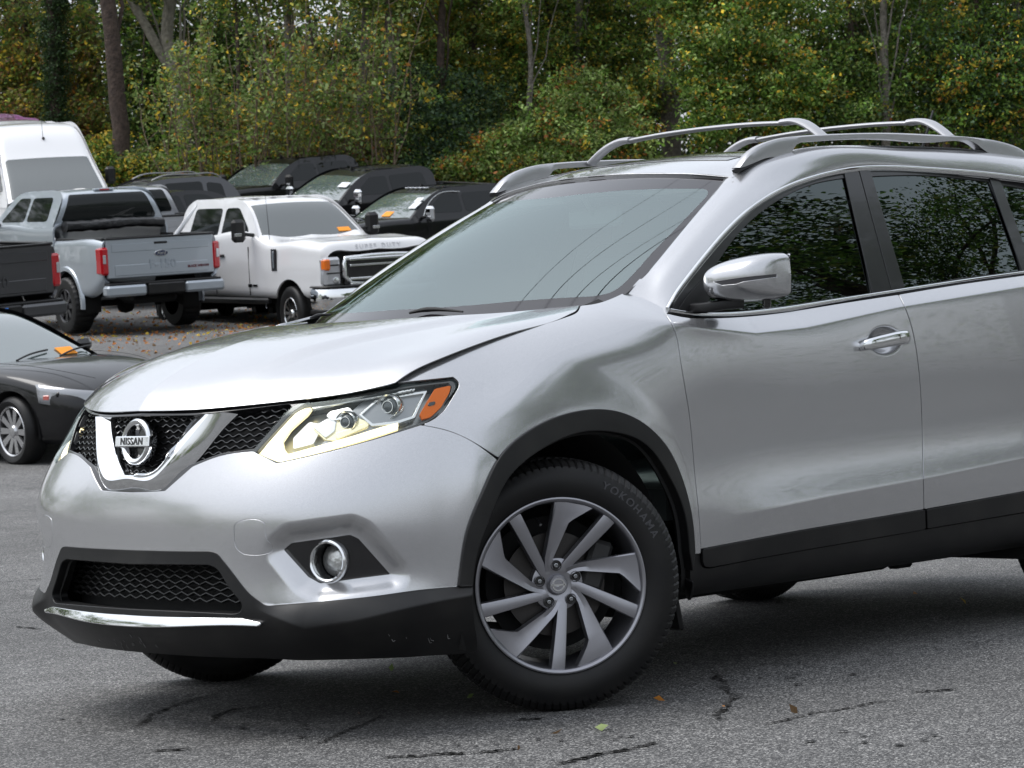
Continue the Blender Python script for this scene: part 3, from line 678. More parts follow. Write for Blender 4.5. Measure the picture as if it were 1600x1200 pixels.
# ---- headlights (built on the left, mirrored)
lens_m = glass('lamp_lens', (.95, .96, .95), 1.32)
lamp_dark = mat('lamp_dark', (.42, .43, .42), .3, .6); bezel_m = mat('lamp_bezel', (.05, .05, .05), .25, coat=.5); lamp_metal = mat('lamp_reflector', (.72, .73, .72), .16, 1)
drl_m = mat('daytime_light', (.9, .88, .75), .3, emit=(1, .82, .38), es=.75)
drl_hot = mat('daytime_light_core', (.9, .9, .8), .3, emit=(1, .90, .58), es=1.5)
amber = mat('amber_reflector', (.55, .11, .0), .35, spec=.25, bump=(260, .5, .001)); warm = mat('warm_reflector', (.8, .76, .55), .2, .85, emit=(1, .85, .45), es=.10)
hl = inside(low, path('380,570! 740,570! 740,740! 380,740!'), 0)
for sgn in (1, -1):
    mm = (lambda m: m) if sgn == 1 else mirror
    hp = mobj('headlight', mm(offset(cut(hl, HEADLIGHT, g=.6), .001)), lens_m, suv, .012)
    def lamp(nm, poly, off, mt, fl=.01, outs=(), g=0):
        return mobj(nm, mm(offset(cut(hl, path(poly) if isinstance(poly, str) else poly, outs, g), off)), mt, hp, fl)
    lamp('lamp_housing', HEADLIGHT, -.055, lamp_dark, None, g=-8)
    lamp('lamp_bezel', HEADLIGHT, -.008, bezel_m, .05, (path('481,630! 560,615 640,603 702,596! 708,602! 702,620 688,641 670,654! 600,678 500,705 433,720! 399,706! 432,662 460,637'),), .8)
    lamp('daytime_light', '484,631! 477,642! 450,667! 437,685! 439,696! 446,706! 500,691! 555,676! 595,664! 622,657! 622,667! 600,674! 555,687! 500,702! 434,718! 398,705! 430,664! 462,634!', -.016, drl_m, .012)
    lamp('daytime_light_core', '477,634! 470,642! 443,668! 430,688! 433,698! 440,708! 436,716! 404,705! 433,666! 463,638!', -.0145, drl_hot, .004)
    for x0, x1 in ((452, 468), (476, 490), (500, 512), (523, 536), (548, 560), (574, 588), (598, 622)):
        f = lambda x: 696.5-(x-500)*.28
        lamp('light_cell', f'{x0},{f(x0)-3.4}! {x1},{f(x1)-3.4}! {x1},{f(x1)+3}! {x0},{f(x0)+3}!', -.0148, drl_hot, .004)
    lamp('amber_reflector', '681,606! 705,601! 703,611! 690,634! 673,650! 661,653! 657,646! 668,627!', -.006, amber, .01)
    lamp('amber_mark', '671,628! 681,626! 679,631! 669,633!', -.0045, gloss_black, .003)
    lamp('light_guide_edge', '486,631! 560,617! 650,603! 650,605! 560,619.5! 487,634!', -.012, lamp_metal, .006)
    lamp('lamp_facets', '452,676! 478,650! 500,655! 484,684! 452,692!', -.034, lamp_metal, .02)
    lamp('lamp_shroud', '566,614! 640,602 668,600! 650,634! 640,652! 620,656! 560,672! 500,689! 500,684! 560,648! 548,632!', -.030, mat('lamp_grey', (.30, .31, .32), .3, .6), .02)
    lamp('lamp_frame', '560,642! 587,615! 670,604! 650,647! 622,656! 580,660!', -.022, lamp_metal, .02, (path('563,642! 588,618! 666,607.5! 647,645! 620,653! 582,657!'),))
    lamp('beam_bowl', '486,661! 505,650! 518,646! 514,634! 541,631! 543,640! 556,646! 575,654! 573,662! 545,672! 522,681! 505,680! 486,664!', -.026, warm, .02)
    lamp('beam_cube', '513,637! 543,630! 552,640! 541,648! 516,652! 508,644!', -.019, lamp_metal, .02)
    lamp('beam_wing', '487,662! 510,648! 522,654! 520,668! 506,678!', -.020, lamp_metal, .012)
    lamp('beam_visor', '520,672! 548,664! 573,655! 575,660! 548,671! 524,680!', -.021, warm, .012)
    for (cx, cy, r_m, off, mt2) in ((606, 631, .030, -.02, lamp_metal), (536, 655, .026, -.016, lamp_metal)):
        y = .66
        i0 = np.argmin(((pix(hl.P)-[cx, cy])**2).sum(1)); c = hl.P[i0]+hl.N[i0]*off; c = c*[1, sgn, 1]
        ax = np.array([.93, .34*sgn, .10]); ax /= np.linalg.norm(ax); xx = np.cross((0, 0, 1), ax); xx /= np.linalg.norm(xx); R = frame(xx, np.cross(ax, xx), ax)
        b = MB(); b.lathe([(r_m*1.28, -.03), (r_m*1.28, -.004), (r_m*1.2, .0), (r_m*1.05, -.003), (r_m*1.02, -.02)], 32, c, R); b.build('projector_ring', mt2, hp)
        b = MB(); b.lathe([(r_m, -.014), (r_m*.92, -.009), (r_m*.7, -.005), (r_m*.4, -.002), (0, -.001)], 32, c, R); b.build('projector_lens', mat('projector_glass', (.07, .08, .085), .06, .3, coat=.6), hp)
        b = MB(); b.lathe([(r_m*.62, -.004), (r_m*.60, .0), (r_m*.54, .0), (r_m*.52, -.004)], 32, c, R); b.build('projector_rim', mt2, hp)
    # fog lamp
    fb = mobj('fog_lamp', mm(offset(cut(inside(low, path('430,820! 620,820! 620,920! 430,920!')), FOG_BEZEL, (path('545,874 543,888 534,900 518,906 500,904 487,894 483,878 487,860 499,850 516,847 533,853 542,863'),), g=.3), -.004)), gloss_black, suv, .05)
    i0 = np.argmin(((pix(low.P)-[514, 876])**2).sum(1)); c = low.P[i0]*[1, sgn, 1]+np.array([.004, 0, 0]); ax = np.array([.95, .30*sgn, .03]); ax /= np.linalg.norm(ax)
    xx = np.cross((0, 0, 1), ax); xx /= np.linalg.norm(xx); R = frame(xx, np.cross(ax, xx), ax)
    b = MB(); b.lathe([(.060, -.02), (.063, .000), (.061, .006), (.056, .009), (.051, .006), (.049, -.005), (.049, -.02)], 48, c, R); b.build('fog_ring', chrome, fb)
    b = MB(); b.lathe([(.049, -.005), (.048, -.05), (.044, -.052)], 40, c, R); b.build('fog_bowl', gloss_black, fb)
    b = MB(); b.lathe([(.046, -.046), (.035, -.036), (.018, -.031), (0, -.030)], 40, c, R); b.build('fog_lens', mat('fog_glass', (.55, .56, .55), .12, .75, coat=1, bump=(120, .7, .004)), fb)
    # ---- mirror
    mr = empty('door_mirror', (0, 0, 0)); mr.parent = suv
    # ---- handle
hc = np.array(HANDLE_C)
for sgn in (1, -1):
    b = MB(); hpath = curve([pt(1345, 543, y=.912), pt(1352, 540, y=.930), pt(1372, 535, y=.942), pt(1395, 530, y=.942), pt(1412, 527, y=.934), pt(1418, 526, y=.914)], 24)*[1, sgn, 1]
    sc_ = np.interp(np.linspace(0, 1, 24), [0, .08, .3, .6, .9, 1], [.55, .8, 1, 1.05, 1.15, .9])
    b.sweep(hpath, rprof(.026, .043, 14, .75), up=(0, 0, 1), scale=sc_); h = b.build('door_handle', chrome, suv, 60)
    h2 = [o for o in suv.children if o.name.startswith('front_door') and 'clad' not in o.name]
# ---- door mirrors
def mirror_net():
    c = pt(1163, 436, y=1.0); xr = c[0]-.072; z0 = c[2]-.004; rows = []
    for s, D, T, B in ((0, .03, .02, -.02), (.02, .10, .035, -.045), (.10, .150, .050, -.066), (.3, .178, .064, -.074), (.6, .172, .072, -.076), (.85, .148, .070, -.072), (.97, .098, .055, -.058), (.99, .05, .032, -.038), (1.0, .004, .003, -.003)):
        y = .872+.240*s; row = []
        for th in np.linspace(-pi/2, pi/2, 15):
            cx = abs(cos(th))**.75; sz_ = np.sign(sin(th))*abs(sin(th))**.8
            row.append((xr-.02*s+D*cx, y, z0+(T if sz_ > 0 else -B)*sz_*(1-.0*cx)+.012*s))
        rows.append(row)
    return rows
mg = grid_mesh(surf(mirror_net(), 120, 90)); mg = mg if mg.N[:, 0].mean() > 0 else grid_mesh(surf(mirror_net(), 120, 90), True)
M_LOW = path('1060,459! 1092,461 1099,468! 1125,466 1148,472! 1190,469 1234,461! 1260,455! 1260,540! 1060,540!')
M_SIG = path('1114,440.5! 1165,433! 1214,428! 1214,433! 1190,436! 1162,440! 1150,444! 1128,446!')
for o_ in [o for o in suv.children if o.name.startswith('door_mirror')]: bpy.data.objects.remove(o_)
for sgn in (1,):
    mm = (lambda m: m) if sgn == 1 else mirror
    mir = mobj('door_mirror', mm(cut(mg, None, (M_LOW, M_SIG), g=.5)), silver, suv, .02)
    mobj('mirror_base', mm(offset(cut(mg, M_LOW, g=-.5), -.003)), blackp, mir, .03)
    mobj('turn_signal', mm(offset(cut(mg, M_SIG, g=.2), -.002)), mat('smoked_lens', (.05, .05, .055), .12, coat=1), mir, .005)
    c = pt(1163, 436, y=1.0); b = MB()
    b.grid(np.array([[(c[0]-.080-.02*s, .905+.20*s, c[2]+z+.01*s) for z in np.linspace(-.062, .062, 6)] for s in np.linspace(0, 1, 6)])*[1, sgn, 1]); b.build('mirror_glass', chrome, mir)
    b = MB(); b.sweep(curve([pt(1085, 482, y=.84), pt(1102, 481, y=.88), pt(1130, 476, y=.93), pt(1160, 474, y=.97)], 14)*[1, sgn, 1], rprof(.055, .034, 12), up=(0, 0, 1)); b.build('mirror_arm', blackp, mir)
    b = MB(); b.lathe([(.0, -.016), (.012, -.012), (.014, 0), (.014, .02)], 20, pt(1198, 475, y=1.03)*[1, sgn, 1]); b.build('mirror_camera', gloss_black, mir)
# ---- roof rails and cross bars
rail_grey = mat('rail_silver', (.44, .44, .45), .34, .8, coat=.3, coat_r=.2)
for sgn in (1, -1):
    Y0 = .585
    topc = [pt(x, y, y=Y0) for x, y in ((1150,262),(1158,249),(1172,235),(1192,224),(1222,216),(1290,210),(1381,208),(1475,212),(1540,218),(1580,228),(1600,240),(1612,256))]
    botc = [pt(x, y, y=Y0) for x, y in ((1152,263),(1172,255),(1200,246),(1231,238),(1236,228),(1252,222),(1290,219.5),(1381,218),(1475,221),(1520,226),(1532,236),(1570,246),(1604,258))]
    b = MB(); tp = curve(topc, 60); bt = curve(botc, 60)[::-1]; out = np.concatenate([tp, bt]); o2 = out[:, [0, 2]]
    # convex-ish slab: quads between the matching points of the upper and lower outlines, rounded across
    bt = bt[::-1]; lut = np.interp(tp[::-1, 0], bt[::-1, 0], bt[::-1, 2])[::-1]
    rows = []
    for t, hgt in ((-1, 0), (-.95, .8), (-.6, 1), (0, 1.03), (.6, 1), (.95, .8), (1, 0)):
        rows.append([(p[0], (Y0+.019*t)*sgn, l+(p[2]-l)*hgt) for p, l in zip(tp, lut)])
    rows.append([(p[0], (Y0+.017)*sgn, l-.0005) for p, l in zip(tp, lut)]); rows.append([(p[0], (Y0-.017)*sgn, l-.0005) for p, l in zip(tp, lut)]); rows.append(rows[0])
    b.grid(np.array(rows)); b.build('roof_rail', rail_grey, suv, 40)
    b = MB(); q = [pt(x, y, y=Y0) for x, y in ((1150,265),(1160,260),(1190,250),(1231,239),(1381,229),(1500,233),(1600,246),(1680,262))]
    b.sweep(curve(q, 60)*[1, sgn, 1]-[0, 0, .004], rprof(.036, .012), up=(0, 0, 1)); b.build('rail_seat', blackp, suv)
for xa, (pxl, pyl), (pxf, pyf) in ((-1.70, (1235, 192), (980, 222)), (-2.40, (1432, 192), (1292, 205))):
    L = pt(pxl, pyl, y=.394); L2 = pt(pxl+53, pyl+18, y=.562); zc = L[2]
    h = curve([(L[0], 0, zc+.014), (L[0], .22, zc+.010), L], 20); h = np.concatenate([(h*[1, -1, 1])[::-1], h[1:]])
    b = MB(); b.sweep(h, rprof(.052, .016, 16, .8), up=(0, 0, 1)); cb = b.build('cross_bar', rail_grey, suv)
    for sgn in (1, -1):
        b = MB(); b.sweep(curve([L+[0, -.03, .004], L+[0, .02, .004], L*.45+L2*.55+[0, .0, .012], L2+[0, .0, -.012]], 16)*[1, sgn, 1], rprof(.062, .024, 14, .8), up=(0, 0, 1), scale=np.linspace(1, .85, 16)); b.build('bar_foot', rail_grey, cb)
A0 = pt(1441, 232, y=0.0); b = MB(); b.tube([A0-[0, 0, .06], A0, pt(1458, 173, x=A0[0]-.09)], np.array([.008, .006, .004]), 8); b.build('antenna', blackp, suv)

# ---- wheels (local: x forward, z up, y = axle pointing outwards)
RW = .376
WL = frame((1, 0, 0), (0, 0, -1), (0, 1, 0))        # lathe axis z -> wheel axis y
def wheel_tyre(mb, R=RW, wdt=.225, rim=.256, n=480, blocks=96):
    h = wdt/2
    prof = [(rim-.004, h-.018), (rim+.006, h-.010), (rim+.016, h-.004), (rim+.030, h+.002), (rim+.055, h+.004), (R-.045, h-.001), (R-.032, h-.007), (R-.024, h-.010), (R-.0225, h-.0125), (R-.011, h-.022), (R-.003, h-.036), (R-.001, h-.050), (R-.009, h-.0505), (R-.009, h-.058), (R, h-.0585), (R+.001, h-.085), (R-.008, h-.0855), (R-.008, h-.093), (R+.001, h-.0935)]
    prof = prof+[(r, -z) for r, z in prof[::-1]]; k = len(prof); pr_ = np.array(prof); V = []
    for i in range(n):
        a = 2*pi*i/n; q = pr_.copy(); ph = (i % 5)
        if ph == 0: m_ = (np.abs(pr_[:, 1]) < h-.009) & (pr_[:, 0] > R-.028); q[m_, 0] -= .0055
        aa = a+np.where(pr_[:, 1] > 0, 1, -1)*(h-np.abs(pr_[:, 1]))*.8
        V.append(np.stack([q[:, 0]*np.cos(aa), q[:, 0]*np.sin(aa), q[:, 1]], 1))
    V = np.concatenate(V)@WL.T; Fc = []
    for i in range(n):
        j = (i+1) % n
        for a in range(k-1): Fc.append((i*k+a, i*k+a+1, j*k+a+1, j*k+a))
    mb.add(V, Fc)
def polar(r, a): return (r*cos(radians(a)), r*sin(radians(a)))
def zf(r): return -.004-.030*(1-min(1, max(0, (r-.04)/.19)))**1.3     # face height against the rim
def lin(P, n):
    P = np.array(P, float); d = np.concatenate([[0], np.cumsum(np.linalg.norm(np.diff(P, axis=0), axis=1))]); t = np.linspace(0, d[-1], n); return np.stack([np.interp(t, d, P[:, k]) for k in range(3)], 1)
def blade(mb, left, right, y0, thick=.028, nseg=14, crown=0.0):
    """left/right: lists of (r, angle) from the rim inwards; plate with walls, face height from zf"""
    L = lin([(*polar(r*1.08, a), 0) for r, a in left], nseg); Rr = lin([(*polar(r*1.08, a), 0) for r, a in right], nseg); rows = []
    for t, dz in ((0, -thick), (.0, -.003), (.04, 0), (.5, crown), (.96, 0), (1., -.003), (1., -thick)):
        q = L*(1-t)+Rr*t; q[:, 2] = [y0+zf(np.hypot(x, y))+dz for x, y, _ in q]; rows.append(q)
    rows.append(rows[0]); P = np.array(rows)@WL_face.T; mb.grid(P)
WL_face = frame((-1, 0, 0), (0, 0, 1), (0, 1, 0))     # seen from outside on the left: right = rearwards
def suv_wheel(loc, steer, side, roll=0):
    root = empty('wheel', loc, 0); root.parent = suv
    root.rotation_euler = (0, 0, steer+(0 if side > 0 else pi))
    b = MB(); wheel_tyre(b); ty = b.build('tyre', rubber, root, 28)
    b = MB()
    b.lathe([(.2605, .099), (.2620, .104), (.2610, .1075), (.2570, .1085), (.2515, .1060), (.2470, .100), (.2445, .080), (.240, .03), (.232, -.05), (.25, -.10)], 96, R=WL)
    cr = cos(roll); sr = sin(roll)
    for k in range(5):
        o = 72*k+degrees_roll(roll)
        blade(b, [(.2345, 91+o), (.082, 117+o), (.045, 140+o)], [(.2345, 62+o), (.176, 78.5+o), (.066, 104+o), (.045, 104+o)], .103, .034, crown=-.004)
        blade(b, [(.2345, 54.5+o), (.06, 77+o), (.04, 90+o)], [(.2345, 44.5+o), (.062, 50+o), (.04, 50+o)], .100, .034, crown=.004)
    b.lathe([(.0, .058), (.030, .060), (.044, .066), (.060, .0655), (.078, .060), (.080, .03)], 60, R=WL)
    rm = b.build('rim', alloy, root, 32)
    b = MB()
    for k in range(5):
        a = radians(94+72*k)+roll; c = WL_face@np.array([.058*cos(a), .058*sin(a), 0]); b = MB(); b.lathe([(.0165, .062), (.0165, .074), (.0150, .0745), (.0145, .067), (0, .067)], 20, c, WL); b.build('bolt_well', gloss_black, root)
    for k in range(5):
        a = radians(94+72*k)+roll; c = WL_face@np.array([.058*cos(a), .058*sin(a), 0]); b = MB()
        b.lathe([(.0085, .058), (.0085, .071), (.0065, .074), (.0045, .0745), (.0040, .070), (0, .070)], 6 if k else 20, c, WL); b.build('wheel_bolt', dark_chrome, root, 30)
    b = MB(); b.lathe([(.0285, .060), (.0285, .0715), (.026, .074), (0, .0745)], 40, R=WL); b.build('centre_cap', alloy, root)
    b = MB(); b.lathe([(.020, .0742), (.0195, .0765), (.0155, .0765), (.0150, .0742)], 40, R=WL); b.box((0, .0755, 0), (.047, .002, .008), bev=.0008); b.build('cap_badge', chrome, root)
    b = MB(); b.lathe([(.0, .040), (.07, .040), (.072, .035), (.072, .028), (.155, .028), (.155, .004), (.07, .004)], 64, R=WL)
    for k in range(20):
        a = k*pi/10; b.box((.12*cos(a), .0284, .12*sin(a)), (.006, .001, .006))
    b.build('brake_disc', mat('brake_iron', (.05, .047, .045), .45, .8), root)
    b = MB(); b.box((-.125, .035, .05), (.07, .06, .15), R=Ry(radians(-20)), bev=.012); b.build('brake_caliper', mat('caliper_iron', (.03, .03, .03), .6, .4), root)
    b = MB(); b.lathe([(.0, -.02), (.20, -.02), (.20, -.03), (0, -.03)], 40, R=WL); b.build('dust_shield', matte_black, root)
    a = radians(106); b = MB(); b.tube([WL_face@np.array([.205*cos(a), .205*sin(a), .075]), WL_face@np.array([.19*cos(a), .19*sin(a), .10])], .0045, 8); b.build('valve', dark_chrome, root)
    return root, ty
def degrees_roll(r): return r*180/pi
fw, fty = suv_wheel((-.028, .800, .361), radians(-30), 1)
# sidewall lettering on the near front tyre
letm = mat('tyre_letter', (.045, .045, .05), .4); b = MB()
for i, ch in enumerate('YOKOHAMA'):
    V, Fc = textmesh(ch, .034, .0008, .0006); a = 62.5-i*5.35; r = .320
    A = radians(a); ex = np.array([sin(A), -cos(A)]); ey = np.array([cos(A), sin(A)])
    P = [WL_face@np.array([r*cos(A)+v[0]*ex[0]+v[1]*ey[0], r*sin(A)+v[0]*ex[1]+v[1]*ey[1], .1155+v[2]]) for v in V]; b.add(P, Fc)
b.build('tyre_lettering', letm, fw, 0)
suv_wheel((-.02, -.800, .361), radians(-30), -1, .4)
suv_wheel((-2.84, .800, .361), 0, 1, .9); suv_wheel((-2.74, -.770, .361), 0, -1, .2)
# ---- wheel housings, floor, mechanicals
for x0 in (0, -2.86):
    th = np.linspace(-.35, pi+.35, 24)
    for s in (1, -1):
        b = MB(); b.grid(np.array([[(x0+.44*cos(t)*(1 if y > .42 or k_ == 0 else 1)*q_, y*s, .37+.46*sin(t)*q_) for k_, (y, q_) in enumerate(((.885, 1), (.82, 1), (.60, 1), (.42, 1), (.42, .02)))] for t in th])); b.build('wheel_housing', matte_black, suv)
b = MB(); b.box((-1.35, 0, .30), (2.1, 1.40, .10), bev=.03); b.box((.45, 0, .26), (.5, 1.0, .06), bev=.02); b.box((-.05, 0, .34), (.9, .8, .2), bev=.03); b.box((-2.75, 0, .42), (.5, .8, .3), bev=.03)
b.tube([(.3, .45, .26), (0, .75, .22)], .02); b.tube([(.3, -.45, .26), (0, -.75, .22)], .02); b.tube([(-.6, .25, .21), (-2.3, .25, .21)], .035); b.box((.45, .55, .235), (.16, .10, .05), bev=.01); b.box((-2.15, .45, .24), (.10, .05, .08), bev=.01)
b.build('underbody', matte_black, suv)
# mud flap behind the front wheel
for s in (1, -1): b = MB(); b.box((-.47, .80*s, .28), (.02, .20, .22), R=Ry(radians(12)), bev=.008); b.build('mud_flap', blackp, suv)
# ---- rest of the tail, outside the picture
b = MB()
tail = []
for x, yb, yt, zt in ((-3.30, .83, .60, 1.60), (-3.45, .81, .58, 1.55), (-3.63, .78, .52, 1.38), (-3.70, .70, .50, 1.25)):
    tail.append([(x, 0, zt), (x, yt, zt-.02), (x, yb-.04, 1.2), (x, yb, .95), (x, yb+.01, .6), (x, yb-.02, .35), (x, 0, .30)])
tail.append([(-3.70, 0, 1.0)]*7)
P = surf(tail, 24, 40); P = np.concatenate([P, (P*[1, -1, 1])[:, ::-1]], 1); b.grid(P); b.build('tail', silver, suv)
# ---- cabin
trim = mat('cabin_trim', (.10, .115, .115), .6); cloth = mat('seat_cloth', (.12, .12, .118), .8); lining = mat('roof_lining', (.30, .30, .29), .9)
b = MB(); b.grid(surf([[(-.12,-.62,1.12),(-.10,0,1.14),(-.12,.62,1.12)], [(-.50,-.66,1.135),(-.45,0,1.16),(-.50,.66,1.135)], [(-.78,-.68,1.12),(-.72,0,1.14),(-.78,.68,1.12)], [(-.86,-.68,.95),(-.82,0,.95),(-.86,.68,.95)]], 20, 20)); b.build('dashboard', trim, suv)
b = MB(); b.box((-1.9, 0, .55), (2.6, 1.5, .1)); b.box((-1.7, .78, .85), (2.2, .06, .55)); b.box((-1.7, -.78, .85), (2.2, .06, .55)); b.build('cabin_floor', trim, suv)
b = MB(); RL = RF[10:, :, :]-np.array([0, 0, .05]); b.grid(RL[::8, ::6]); b.mir(); b.build('headliner', lining, suv)
def seat(x, y):
    b = MB(); b.box((x, y, .80), (.50, .50, .16), bev=.05); b.box((x-.33, y, 1.12), (.16, .48, .62), R=Ry(radians(-14)), bev=.06); s_ = b.build('seat', cloth, suv)
    b = MB(); b.box((x-.42, y, 1.49), (.10, .26, .18), R=Ry(radians(-8)), bev=.04); b.build('headrest', cloth, s_)
for x, y in ((-1.32, .37), (-1.32, -.37), (-2.25, .37), (-2.25, -.37)): seat(x, y)
a = np.arange(40)*2*pi/40; SR = frame((0, 1, 0), (-.42, 0, .907), (.907, 0, .42)); b = MB(); b.sweep([SR@np.array([.185*cos(t), .185*sin(t), 0])+[-.92, .37, 1.06] for t in a], rprof(.028, .028, 8, 1), up=[(.907, 0, .42)]*40, closed=True); b.box((-.90, .37, 1.06), (.05, .36, .05), R=SR, bev=.01); b.build('steering_wheel', trim, suv)
b = MB(); b.box((-1.12, 0, 1.50), (.03, .25, .07), bev=.012); b.tube([(-1.05, 0, 1.585), (-1.12, 0, 1.50)], .008); b.build('inside_mirror', trim, suv)
for s in (1, -1): b = MB(); b.box((-1.30, .40*s, 1.595), (.30, .42, .02), R=Ry(radians(10)), bev=.006); b.build('sun_visor', lining, suv)
# ------------------------------------------------------------------ terrain
RH = np.array([-_f[1]*-1, 0, 0]);  # (unused placeholder)
FH = np.array([cos(YAW), sin(YAW), 0]); RH = np.array([sin(YAW), -cos(YAW), 0])
GZ = -.013
def terr(depth, lat=0):
    """ground height by distance from the lens: the lot is level, then climbs a ramp to the upper rows"""
    return GZ+np.interp(depth, [0, 23.5, 27, 36, 40, 43, 47, 52, 55, 58, 62, 75, 110, 400], [0, 0, .18, 1.02, 1.30, 1.47, 1.75, 2.1, 2.35, 2.75, 3.2, 4.2, 6, 8])
def wpos(depth, lat, z=None):
    p = np.array([CAM[0], CAM[1], 0])+FH*depth+RH*lat; p[2] = terr(depth) if z is None else z; return p
def node_mat(name):
    m = bpy.data.materials.new(name); m.use_nodes = True; return m, m.node_tree, m.node_tree.nodes['Principled BSDF']
def asphalt():
    m, t, b = node_mat('asphalt'); N, L = t.nodes, t.links
    tc = N.new('ShaderNodeTexCoord')
    def noise(sc_, det=4, rough=.6):
        n = N.new('ShaderNodeTexNoise'); n.inputs['Scale'].default_value = sc_; n.inputs['Detail'].default_value = det; n.inputs['Roughness'].default_value = rough; L.new(tc.outputs['Object'], n.inputs['Vector']); return n.outputs[0]
    def ramp(src, *els):
        r = N.new('ShaderNodeValToRGB'); e = r.color_ramp.elements; e[0].position, e[0].color = els[0][0], (*[els[0][1]]*3, 1) if np.ndim(els[0][1]) == 0 else (*els[0][1], 1)
        for k, (p, c) in enumerate(els[1:]):
            q = e[1] if k == 0 else e.new(p); q.position = p; q.color = (*[c]*3, 1) if np.ndim(c) == 0 else (*c, 1)
        L.new(src, r.inputs[0]); return r.outputs[0]
    def mul(a, bb, f=1):
        x = N.new('ShaderNodeMix'); x.data_type = 'RGBA'; x.blend_type = 'MULTIPLY'; x.inputs[0].default_value = f; L.new(a, x.inputs[6]); L.new(bb, x.inputs[7]); return x.outputs[2]
    v = N.new('ShaderNodeTexVoronoi'); v.inputs['Scale'].default_value = 200; L.new(tc.outputs['Object'], v.inputs['Vector'])
    sp = N.new('ShaderNodeSeparateColor'); L.new(v.outputs['Color'], sp.inputs[0])
    stones = ramp(sp.outputs[0], (0, (.028, .028, .029)), (.45, (.086, .085, .085)), (.75, (.175, .173, .17)), (1, (.50, .49, .47)))
    blot = ramp(noise(.45, 7, .65), (.32, .55), (.68, 1.08)); fine = ramp(noise(14, 5), (.25, .75), (.75, 1.15))
    c = mul(mul(stones, blot), fine)
    stain = ramp(noise(1.7, 8, .7), (.58, 1), (.70, .55)); c = mul(c, stain)
    L.new(c, b.inputs['Base Color'])
    rr = N.new('ShaderNodeMapRange'); L.new(noise(3, 5), rr.inputs[0]); rr.inputs['To Min'].default_value = .62; rr.inputs['To Max'].default_value = .9; L.new(rr.outputs[0], b.inputs['Roughness'])
    bp = N.new('ShaderNodeBump'); bp.inputs['Strength'].default_value = .8; bp.inputs['Distance'].default_value = .004; L.new(v.outputs['Distance'], bp.inputs['Height']); bp.invert = True; L.new(bp.outputs[0], b.inputs['Normal'])
    return m
asph = asphalt()
ds = np.concatenate([np.linspace(-70, 22, 24), np.linspace(23, 64, 60), np.linspace(66, 600, 30)]); ls = np.concatenate([np.linspace(-500, -40, 10), np.linspace(-36, 36, 37), np.linspace(40, 500, 10)])
b = MB(); b.grid(np.array([[wpos(d, l) for l in ls] for d in ds])); g_ = b.build('ground', asph, None, 60); tag(g_, kind='structure')
# forest floor beyond the last row
dirt = mat('forest_floor', (.045, .033, .022), .95, var=(1.3, (.10, .07, .035), .4, .65), bump=(3, .6, .1))
b = MB(); fd = np.concatenate([np.linspace(63, 78, 12), np.linspace(80, 590, 20)]); b.grid(np.array([[wpos(d+(1.2*sin(l*.7) if i == 0 else 0), l, terr(d)+.03+(.25*(1-abs(sin(l*.9+d))) if i > 2 else 0)) for l in ls] for i, d in enumerate(fd)])); tag(b.build('forest_ground', dirt, None, 60), kind='structure')
# seam across the near lot and old cracks
crack_m = mat('crack_filler', (.018, .017, .016), .75)
def crack(name, pts, wd, jit, n=150):
    wd *= .62; jit *= .8
    P = [pt(x, y, z=GZ) for x, y in pts]; c = curve(P, n); r = np.random.RandomState(int(abs(pts[0][0]))+3)
    c[:, :2] += np.cumsum(r.randn(n, 2), 0)*jit*.3+r.randn(n, 2)*jit
    tg = np.gradient(c, axis=0); s = np.stack([-tg[:, 1], tg[:, 0], 0*tg[:, 0]], 1); s /= np.linalg.norm(s, axis=1)[:, None]+1e-9
    wv = wd*np.abs(r.randn(n, 1))*np.clip(np.sin(np.linspace(0, pi, n))[:, None]*2, 0, 1)
    b = MB(); b.grid(np.array([c+s*wv, c-s*wv*.6])+[0, 0, .004]); return tag(b.build(name, crack_m, None, 0), kind='structure')
for pts, wd, jit in ((((213,1138),(260,1108),(330,1088),(360,1084)), .012, .008), (((330,1130),(390,1108),(455,1100)), .010, .008), (((490,1168),(540,1140),(600,1118)), .010, .007),
    (((600,1184),(700,1178),(830,1168)), .012, .01), (((860,1196),(930,1180),(1020,1160)), .016, .01), (((1118,1048),(1140,1075),(1165,1100),(1160,1130)), .010, .012), (((1190,1136),(1290,1116),(1400,1098)), .010, .01),
    (((1430,1082),(1490,1078)), .010, .006), (((240,1175),(290,1172)), .012, .004), (((810,1126),(850,1122)), .012, .004), (((20,980),(60,984)), .010, .006)):
    crack('asphalt_crack', pts, wd, jit)
crack('pavement_seam', ((-60,911),(0,910),(52,906),(100,902)), .012, .003)
# oil drips and worn tyre polish on the near lot
stain_m = mat('oil_stain', (.022, .021, .021), .45)
r_o = np.random.RandomState(17)
for px_, py_, R_ in ((420, 1140, .10), (980, 1150, .07), (1240, 1060, .09), (1460, 1150, .12), (140, 1120, .06), (700, 1165, .05), (1540, 1010, .08), (30, 860, .10)):
    c_ = pt(px_, py_, z=GZ); mb = MB()
    for _ in range(9):
        o_ = c_+np.array([*(r_o.randn(2)*R_*1.3), .0042+.0001*_]); rr_ = R_*r_o.uniform(.03, .16); a_ = np.linspace(0, 2*pi, 12)[:-1]; q = rr_*(1+.35*r_o.randn(11)); mb.add(np.stack([o_[0]+q*np.cos(a_), o_[1]+q*np.sin(a_), 0*a_+o_[2]], 1), [tuple(range(11))])
    tag(mb.build('oil_stain', stain_m, None, 0), kind='structure')
